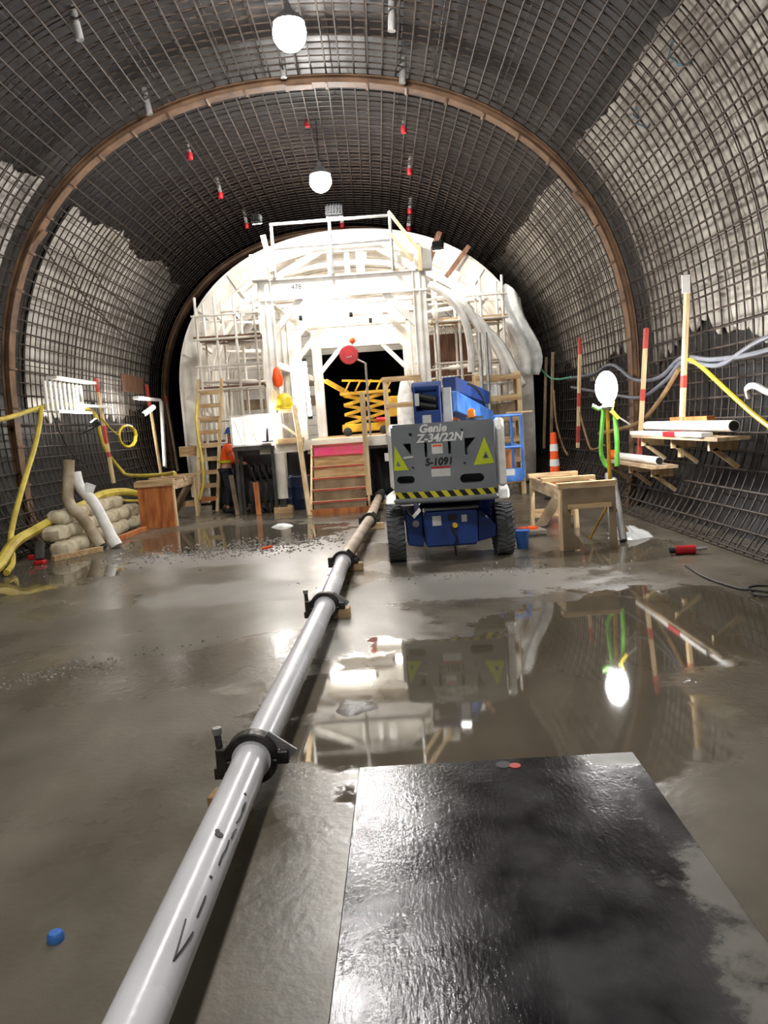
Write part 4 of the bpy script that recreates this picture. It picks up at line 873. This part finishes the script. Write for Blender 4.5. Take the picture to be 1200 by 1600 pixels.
MB().bar((2.86, 9.45, 1.58), (2.94, 9.45, 1.48), .05, .04).build('jaw', 'ycable', yc); MB().bar((2.86, 9.45, 1.6), (2.88, 9.45, 1.7), .04, .03).build('handle', 'ycable', yc); MB().bar((2.94, 9.45, 1.5), (3.08, 9.45, 1.4), .03, .02).build('blade', 'galv', yc)
for k, (a, b, lab) in enumerate([((2.72, 9.1, .02), (2.84, 9.6, .8), 'pale grey plastic tube leaning behind the trestle, left of the pair'), ((2.86, 9.15, .02), (2.93, 9.7, .72), 'pale grey plastic tube leaning behind the trestle, right of the pair')]):
    tag(MB().tube([a, b], .045, 12).build('leaning_tube', 'pgrey', smooth=True), lab, 'tube')
tag(lump((3.05, 9.6, 0), .25, .35, .12, 'plastic', 'plastic_heap', 11), 'crumpled clear plastic heap at the foot of the right wall', 'plastic sheet')

def stake(x, y0, z0, y1, z1, wd, bands, label, lean=0., m='wood'):
    t = thing('timber_stake', label, 'stake', (x, y0, z0)); p, q = Vector((x, y0, z0)), Vector((x+lean, y1, z1))
    MB().bar(p, q, wd, .045, (1, 0, 0)).build('post', m, t)
    for a, b in bands: MB().bar(p.lerp(q, a), p.lerp(q, b), wd*1.04, .05, (1, 0, 0)).build('paint_band', 'redtape', t)
for a in [(3.86, 18.1, .8, 18.1, 2.9, .11, [], 'plain timber stake on the right wall, farthest of five', .15, 'dply'),
          (3.88, 17.4, .95, 17.4, 2.95, .11, [], 'plain timber stake on the right wall, second farthest', .13, 'dply'),
          (3.86, 15.0, .9, 15.0, 3.0, .1, [(.85, 1), (.38, .5), (.05, .2)], 'red-topped timber stake left of the dazzling work lamp', .13),
          (3.77, 11.25, .66, 11.25, 2.72, .085, [(.86, 1), (.5, .58), (.05, .25)], 'red-topped timber stake right of the dazzling work lamp', .18),
          (3.85, 9.85, .93, 9.85, 3.12, .09, [(.4, .47), (.15, .2)], 'tall pale timber post with one red band above the wall shelf', .14),
          (-5.52, 15.9, .8, 15.9, 2.95, .12, [(.87, 1), (.38, .55), (.25, .3)], 'red-topped timber stake behind the yellow hose, left wall', -.13),
          (-5.5, 19.3, .8, 19.3, 3.0, .12, [(.72, 1)], 'red-topped timber stake behind the plywood trestle, left wall', -.13),
          (-5.48, 20.9, .75, 20.9, 2.78, .12, [(.9, 1)], 'brownish timber stake nearest the formwork, left wall', -.13, 'dply')]:
    stake(*a)
tag(MB().box((3.95, 9.85, 3.08), (.1, .02, .22)).build('reflector', 'pvc'), 'white reflective plate on top of the tall pale post', 'plate')
bpy.data.objects['reflector'].location.y -= .05
def sag(pts, r, m, name, label, cat, k=6): return tag(MB().tube(spl(pts, k), r, 8).build(name, m, smooth=True), label, cat)
sag([(4.0, 16.3, 2.3), (4.0, 14.3, 2.26), (4.0, 13.1, 2.34), (3.98, 11.9, 2.02), (4.0, 10.9, 2.0), (4.0, 10.1, 2.2), (4.0, 9.2, 2.1), (4.0, 8, 2.08), (4.0, 6.5, 2.2)], .03, 'gcable', 'grey_cable', 'grey cable draped along the right wall, upper of the two', 'cable')
sag([(3.99, 15.8, 2.1), (3.98, 14.2, 1.95), (3.98, 12.6, 1.8), (3.95, 11.5, 1.75), (3.98, 10.6, 1.95), (3.98, 10.0, 2.14), (3.99, 9.0, 2.02), (3.99, 8.0, 2.2), (3.99, 6.5, 2.3)], .028, 'gcable', 'grey_cable', 'grey cable draped along the right wall, lower of the two', 'cable')
sag([(3.78, 13.2, 1.2), (3.88, 12.3, 1.28), (3.93, 11.5, 1.4), (3.97, 10.8, 1.7), (3.98, 10.15, 2.06)], .035, 'bcable', 'brown_rope', 'brown rope rising from the shelf to the tall post', 'rope')
sag([(3.98, 10.0, 2.2), (3.97, 9.5, 2.06), (3.96, 9.0, 1.84), (3.92, 8.4, 1.6), (3.9, 7.9, 1.4), (3.85, 7.0, 1.1)], .026, 'ycable', 'yellow_cable', 'bright yellow cable sloping down the right wall from the tall post', 'cable')
sag([(3.6, 18.25, 3.0), (3.85, 18.2, 2.7), (3.95, 17.6, 2.42), (3.97, 16.8, 2.32), (3.98, 15.7, 2.3)], .022, 'teal', 'green_cable', 'thin green cable from the formwork to the right wall', 'cable')
sag([(3.9, 17.0, 2.1), (3.88, 16.8, 1.4), (3.86, 16.2, .9), (3.8, 15.6, .75)], .022, 'bcable', 'brown_cable', 'brown cable hanging behind the orange cone', 'cable')
sag([(3.92, 15.0, 1.6), (3.88, 14.4, 1.1), (3.86, 14.0, .9), (3.85, 13.2, 1.0)], .022, 'bcable', 'brown_cable', 'brown cable hanging beside the lime strap', 'cable')
def shelf(label, x, y0, y1, z, wd, brk):
    t = thing('wall_shelf', label, 'shelf', (x, (y0+y1)/2, z)); MB().box((x, (y0+y1)/2, z), (wd, y1-y0, .04)).build('board', 'woody', t)
    for y in brk:
        MB().box((x+.05, y, z-.08), (wd-.05, .05, .12)).build('bracket', 'wood', t); MB().bar((x-.05, y, z-.12), (x+.22, y, z-.34), .05, .05).build('strut', 'wood', t)
shelf('lower board shelf on the right wall carrying a white tube', 3.72, 10.05, 12.3, .8, .34, (10.3, 11.2, 12.1))
shelf('upper board shelf on the right wall under the large white pipe', 3.78, 8.2, 11.0, 1.2, .36, (8.6, 9.7, 10.8))
for a, b, r, z, lab in [((3.7, 12.2, .875), (3.7, 10.2, .875), .055, 0, 'white tube lying on the lower wall shelf'), ((3.8, 10.9, 1.335), (3.78, 8.2, 1.335), .062, 0, 'large white pipe lying on the upper wall shelf')]:
    t = thing('white_pipe', lab, 'pipe', (Vector(a)+Vector(b))/2); MB().tube([a, b], r, 18).build('barrel', 'pvc', t, smooth=True); MB().tube([b, (b[0], b[1]-.004, b[2])], r*.88, 18).build('bore', 'ink', t)
wb = thing('white_board', 'white board with red band on the upper wall shelf, before the pipe', 'board', (3.66, 9.6, 1.22))
MB().bar((3.68, 11.1, 1.245), (3.64, 8.55, 1.245), .13, .05).build('board', 'pvc', wb); MB().bar((3.655, 9.75, 1.246), (3.65, 9.35, 1.246), .136, .056).build('red_band', 'red', wb)
for k in range(4): tag(MB().box((3.92, 9.6+.02*k, 1.25+.055*k), (.1, 1.15-.05*k, .05), Matrix.Rotation(.02*k, 3, 'Z')).build('stacked_board', 'ply' if k % 2 else 'dply'), ['lowest', 'second lowest', 'second highest', 'topmost'][k]+' brown board of the stack against the wall on the upper shelf', 'board', 'brown boards stacked on the upper shelf')
tag(MB().lathe([(.05, -.09), (.07, -.08), (.07, .08), (.05, .09)], 12, (3.66, 12.05, .9), 'X').build('red_reel', 'orange', smooth=True), 'small orange-red reel on the end of the lower shelf', 'reel')
sag([(4.02, 8.35, 1.62), (3.98, 8.3, 1.72), (3.96, 8.1, 1.74), (3.95, 7.8, 1.66), (3.95, 7.4, 1.6)], .035, 'pvc', 'white_elbow_tube', 'white bent tube on the right wall near the picture edge', 'tube')
# cone
cn = thing('traffic_cone', 'orange traffic delineator with white bands behind the trestle', 'cone', (3.2, 14.6, 0))
CNX, CNY = 3.26, 14.4
MB().lathe([(.22, 0), (.22, .04), (.12, .05)], 20, (CNX, CNY, 0)).build('base', 'black', cn, smooth=True)
MB().lathe([(.11, .04), (.1, .3), (.07, 1.0), (.055, 1.15), (.06, 1.17), (.05, 1.24), (.02, 1.25)], 18, (CNX, CNY, 0)).build('body', 'orange', cn, smooth=True)
for z, r in ((.62, .093), (.9, .08)): MB().lathe([(r+.0, 0), (r-.008, .13)], 18, (CNX, CNY, z)).build('white_band', 'pvc', cn, smooth=True)
# red nozzle and floor cable
rn = thing('red_nozzle', 'red nozzle with silver tip lying on the floor by the right wall', 'nozzle', (3.3, 8.1, 0))
MB().tube([(3.1, 8.15, .05), (3.3, 8.12, .05)], .05, 12).build('body', 'red', rn, smooth=True); MB().tube([(3.3, 8.12, .05), (3.42, 8.1, .06)], .02, 8).build('tip', 'galv', rn, smooth=True); MB().tube([(3.04, 8.16, .05), (3.1, 8.15, .05)], .035, 10).build('collar', 'black', rn, smooth=True)
lp_ = [(2.95, 7.5, .012), (2.9, 6.9, .012), (2.97, 6.4, .012)]+[(3.1+.13*math.cos(a), 6.15+.18*math.sin(a), .012+.004*a) for a in (2, 3, 4, 5, 6.2, 7.2, 8.2, 9.2)]+[(3.3, 6.0, .012), (3.5, 5.8, .012)]
sag(lp_, .009, 'black', 'floor_cable', 'thin black cable looped on the floor by the right wall', 'cable')
# bits beside the lift
tag(MB().box((1.92, 10.3, .035), (.45, .3, .07), Matrix.Rotation(.1, 3, 'Z')).build('pale_slab', 'conc', bevel=.01), 'pale flat slab on the floor between lift and trestle', 'slab')
tag(MB().box((1.9, 10.3, .085), (.3, .14, .03), Matrix.Rotation(.15, 3, 'Z')).build('orange_board', 'orange'), 'thin orange strip lying on the pale slab', 'strip')
bu = thing('blue_bucket', 'small blue bucket on the floor right of the lift tyre', 'bucket', (1.66, 9.2, 0))
MB().lathe([(.065, 0), (.085, .2), (.09, .2), (.09, .22), (.08, .22)], 16, (1.66, 9.25, 0)).build('pail', 'lblue', bu, smooth=True); MB().tube([(1.66+.09*math.cos(a), 9.25, .2+.08*math.sin(a)) for a in [PI*i/8 for i in range(9)]], .005, 5).build('handle', 'galv', bu)

# ---------------------------------------------------------------- right part of the formwork: hoses, sheet, timber ladder
for k, (x, r, dz) in enumerate([(1.75, .08, 0), (2.1, .09, .05), (2.45, .085, -.05), (2.8, .1, -.2)]):
    sag([(x-.45, 16.75, 4.5+dz-.25*k), (x-.05, 16.7, 4.2+dz-.3*k), (x+.25, 16.68, 3.7+dz-.35*k), (x+.35, 16.7, 3.1+dz-.2*k), (x+.34, 16.72, 2.6-.1*k)], r, 'pvc', 'draped_hose', ['innermost', 'second', 'third', 'outermost'][k]+' of the thick white hoses draped down the right side of the formwork', 'hose')
ps = MB(); nn = 12
vs = []; fs = []
for i in range(nn+1):
    for j in range(nn+1):
        u, v = i/nn, j/nn; x = 3.3+.5*u+.1*math.sin(v*6)-.35*(1-v)**2*0+(-.3*v*v); vs.append((x, 18.0+.07*math.sin(9*u+5*v)-.05*u, 2.5+2.1*v-.5*abs(u-.35)*v+.03*math.sin(7*v+3*u)))
for i in range(nn):
    for j in range(nn): a = i*(nn+1)+j; fs.append((a, a+1, a+nn+2, a+nn+1))
sh = tag(ps.add(vs, fs).build('plastic_sheet', 'plastic', smooth=True), 'crumpled white plastic sheet hung over the right edge of the formwork', 'plastic sheet')
sm = sh.modifiers.new('solid', 'SOLIDIFY'); sm.thickness = .012
sl = thing('timber_shelf_ladder', 'pale timber rack of shelves standing right of the gantry behind the lift', 'rack', (2.5, 15.9, 0))
for x in (2.08, 2.92):
    for y in (15.8, 16.2): MB().box((x, y, 1.25), (.09, .06, 2.5)).build('post', 'wood', sl)
for k in range(6): MB().box((2.5, 16.0, .3+.42*k), (.84, .42, .05)).build('shelf_board', 'woodx', sl); MB().box((2.5, 15.78, .3+.42*k), (.92, .03, .11)).build('shelf_edge', 'woodx', sl)
for k, (x, z, wd, h, m, lab) in enumerate([(2.35, 2.05, .3, .28, 'plastic', 'white bundle on the upper shelf of the timber rack'), (2.68, 1.6, .34, .3, 'dply', 'brown crate on the middle shelf of the timber rack, right'), (2.3, 1.22, .36, .24, 'dmach', 'dark box on the lower shelf of the timber rack')]):
    zz = [q for q in (.325+.42*i for i in range(6)) if q <= z][-1]
    tag(MB().box((x, 16.0, zz+h/2), (wd, .3, h)).build('stored_box', m, bevel=.02), lab, 'box')
for k, (x, y, z, d, m, lab) in enumerate([(1.8, 17.3, 1.575, (.9, .3, .12), 'ply', 'orange-brown timber lying on the lower right scaffold planks'), (1.95, 17.35, 2.425, (.6, .3, .14), 'brownply', 'brown timber pack on the middle right scaffold planks'), (2.5, 17.3, 1.575, (.35, .35, .4), 'sand', 'pale sack on the lower right scaffold planks')]):
    tag(MB().box((x, y, z+d[2]/2), d).build('stored_timber' if k < 2 else 'sack', m, bevel=.02), lab, 'timber' if k < 2 else 'sack')
for k, x in enumerate((2.15, 2.28)): tag(MB().tube([(x, 15.6, .02), (x, 15.66, 3.3)], .035, 10).build('steel_prop', 'galv', smooth=True), ['left', 'right'][k]+' of the two grey props standing before the draped white hoses', 'prop')
for k in range(8):
    x = 1.42+k*.09; tag(MB().tube([(x, 17.9, 2.44), (x+.01, 17.92, 3.75)], .009, 6).build('thin_rod', 'rust'), ['leftmost', 'second from left', 'third from left', 'fourth from left', 'fourth from right', 'third from right', 'second from right', 'rightmost'][k]+' thin brown rod before the brown panel on the right scaffold', 'rod', 'thin rods before the brown panel')

# ---------------------------------------------------------------- left side
H1 = [(-5.7, 9.0, 1.95), (-5.72, 10.5, 1.98), (-5.7, 11.9, 2.1), (-5.68, 13.0, 2.27), (-5.66, 13.6, 2.35), (-5.66, 14.4, 2.38), (-5.66, 15.2, 2.32), (-5.62, 15.6, 2.17), (-5.6, 15.8, 1.55), (-5.5, 16.4, 1.03), (-5.3, 16.3, .92), (-4.6, 16.0, .9), (-4.2, 15.6, .94), (-4.05, 15.2, .93)]
sag(H1, .038, 'yhose', 'yellow_hose', 'yellow hose looped along the left wall down to the plywood trestle', 'hose')
sag([(-5.62, 13.1, 2.28), (-5.6, 12.9, 2.0), (-5.56, 12.5, 1.6), (-5.42, 11.6, 1.0), (-5.22, 10.7, .45), (-5.05, 10.3, .12), (-4.9, 9.8, .05)], .042, 'yhose', 'yellow_drop_hose', 'yellow hose dropping steeply beside the brown arch, left edge', 'hose')
sag([(-4.98, 8.6, .06), (-5.0, 9.7, .12), (-5.1, 10.5, .34), (-5.15, 11.3, .42), (-5.1, 12.4, .56), (-5.05, 13.0, .62), (-5.1, 14.0, .7), (-5.1, 15.3, .64), (-5.0, 16.4, .45)], .075, 'yhose', 'thick_yellow_hose', 'thick yellow hose lying over the sandbags along the left wall', 'hose')
sag([(-5.1, 14.2, .68), (-5.08, 15.0, .5), (-5.0, 15.8, .4)], .03, 'yhose', 'thin_yellow_hose', 'thin yellow hose under the thick one behind the sandbags', 'hose')
coil = []
for k in range(37): a = k*2*PI/12; coil.append((-5.55-.01*k/12, 17.25+.62*math.cos(a)*(1-.004*k), 1.75+.24*math.sin(a)))
tag(MB().tube(coil, .028, 6).build('cord_coil', 'ycable', smooth=True), 'coil of yellow cord hanging on the left wall between two stakes', 'coil')
sag([(-5.56, 15.7, 2.15), (-5.55, 16.2, 1.9), (-5.55, 16.7, 1.75)], .016, 'ycable', 'cord_tail', 'thin yellow cord leading from the stake to the coil', 'cord')
sag([(-5.62, 13.5, 2.2), (-5.62, 14.0, 1.6), (-5.62, 14.6, 1.3), (-5.62, 15.2, 1.25)], .012, 'black', 'black_cable', 'thin black cable hanging in the left wall recess', 'cable')
sl = thing('white_slat_rack', 'white slatted rack lit brightly on the left wall above the yellow hose', 'rack', (-5.6, 14.4, 2.3))
for k in range(9): MB().box((-5.6, 13.3+.2*k, 2.5), (.03, .09, .5)).build('slat', 'pvc', sl)
MB().box((-5.57, 14.5, 2.82), (.16, 1.9, .05)).build('top_board', 'pvc', sl); MB().box((-5.6, 14.5, 2.24), (.05, 1.6, .05)).build('bottom_rail', 'pvc', sl)
flood((-5.25, 14.5, 2.02), (-5.65, 14.4, 2.6), 'small white floodlight under the white slatted rack on the left wall', (.2, .13), 'glowf', (-5.5, 14.5, 1.85))
tag(MB().box((-5.5, 15.4, 2.36), (.06, 1.5, .05)).build('white_lath', 'pvc'), 'white lath lying across the left wall beside the yellow hose', 'lath')
gm = thing('white_angle_frame', 'white-lit timber angle frame with upright on the left wall behind the coil', 'frame', (-5.4, 18.9, 1.0))
MB().bar((-5.5, 17.9, 2.62), (-5.5, 19.75, 2.62), .14, .07).build('top_board', 'pvc', gm); MB().bar((-5.42, 19.7, 2.58), (-5.3, 19.0, .95), .13, .06, (1, 0, 0)).build('upright', 'pvc', gm)
tube_lamp((-5.35, 17.75, 2.2), (-5.35, 18.75, 2.42), 'glaring tube lamp under the white angle frame on the left wall', .05, 'glowf2' if 'glowf2' in M else 'glowt')
tag(MB().box((-5.7, 18.5, 2.97), (.02, 1.7, .4)).build('wall_board', 'brownply'), 'reddish brown sheet on the left wall above the angle frame', 'board')
# elbows leaning on the sandbags
e1 = thing('grey_elbow_pipe', 'mud-stained grey bent pipe leaning on the sandbags, left of the white one', 'pipe', (-4.6, 11.9, 0))
MB().tube(spl([(-4.82, 12.0, 1.4), (-4.84, 11.95, 1.1), (-4.86, 11.9, .82), (-4.78, 11.85, .66), (-4.6, 11.8, .45), (-4.38, 11.75, .06)], 6), .085, 16).build('barrel', 'pvcdirty', e1, smooth=True)
MB().tube([(-4.375, 11.748, .05), (-4.355, 11.744, .012)], .075, 14).build('bore', 'ink', e1)
e2 = thing('white_elbow_pipe', 'white bent pipe leaning on the sandbags, right of the grey one', 'pipe', (-4.5, 12.1, 0))
MB().tube(spl([(-4.78, 12.1, 1.2), (-4.74, 12.08, 1.0), (-4.62, 12.05, .84), (-4.5, 12.0, .7), (-4.36, 11.95, .4), (-4.2, 11.85, .08)], 6), .085, 16, True, None).build('barrel', 'pvc', e2, smooth=True)
MB().tube([(-4.62, 12.05, .84), (-4.56, 12.1, 1.0)], .08, 14).build('branch', 'pvc', e2, smooth=True)
MB().tube([(-4.24, 11.87, .14), (-4.17, 11.84, .02)], .1, 16).build('socket', 'pvc', e2, smooth=True)
# sandbags
def sandbag(c, l, wd, h, rz, seed, label):
    rr = random.Random(seed); mb = MB(); n, m = 12, 8; vs = []; fs = []
    for i in range(m+1):
        ph = -PI/2+PI*i/m
        for k in range(n):
            a = 2*PI*k/n; ca, sa = math.cos(a), math.sin(a); cp, sp = math.cos(ph), math.sin(ph)
            e = lambda v, q: math.copysign(abs(v)**q, v)
            p = Vector((l/2*e(ca, .55)*e(cp, .5), wd/2*e(sa, .6)*e(cp, .5), h/2*e(sp, .8)))*rr.uniform(.95, 1.05); vs.append(Matrix.Rotation(rz, 3, 'Z') @ p+Vector(c))
    for i in range(m):
        for k in range(n): fs.append((i*n+k, i*n+(k+1) % n, (i+1)*n+(k+1) % n, (i+1)*n+k))
    mb.add(vs, fs); o = tag(mb.build('sandbag', 'sand', smooth=True), label, 'sandbag', 'sandbags along the left wall'); return o
sn = 0
for row, (z, xs, y0, y1, cnt) in enumerate([(.12, -4.76, 11.25, 14.9, 8), (.33, -4.86, 11.45, 14.6, 7), (.53, -5.0, 11.9, 14.2, 5)]):
    for k in range(cnt):
        y = y0+(y1-y0)*k/(cnt-1); sn += 1
        sandbag((xs+R_.uniform(-.05, .05), y, z), .36, .5, .24, R_.uniform(-.2, .2), sn, ['bottom', 'middle', 'top'][row]+' row sandbag along the left wall, '+['nearest', 'second nearest', 'third from the near end', 'fourth from the near end', 'fifth from the near end', 'sixth from the near end', 'seventh from the near end', 'farthest'][k])
for k, (a, b, m, lab) in enumerate([((-4.75, 10.85, .04), (-4.3, 11.55, .04), 'woodx', 'short pale timber on the floor in front of the sandbags, near end'), ((-4.42, 12.6, .04), (-4.35, 13.9, .04), 'ply', 'orange-brown timber on the floor along the sandbags toward the trestle')]):
    tag(MB().bar(a, b, .09, .08).build('floor_timber', m, bevel=.004), lab, 'timber')
gt = thing('grey_power_tool', 'small grey and red power tool on the floor by the left wall', 'tool', (-4.9, 10.7, 0))
MB().bar((-4.86, 10.68, .06), (-4.88, 10.8, .3), .12, .09).build('body', 'dmach', gt, bevel=.015); MB().box((-4.84, 10.66, .03), (.14, .12, .06)).build('foot', 'red', gt, bevel=.01); MB().box((-4.98, 10.72, .1), (.1, .08, .07)).build('handle', 'red', gt, bevel=.01)
# blue spray marks on the right fleece
for k, (y, z) in enumerate([(8.9, 5.42), (10.4, 5.3)]):
    pts = []
    for i in range(9):
        a = -2.2+i*.5; zz = z+.12*math.sin(a); q = min(psh[K//2:], key=lambda p: abs(p[1]-zz)); pts.append((q[0]-.035, y+.15*math.cos(a), zz))
    MB().tube(pts, .012, 5).build('spray_mark', 'bspray', wr)
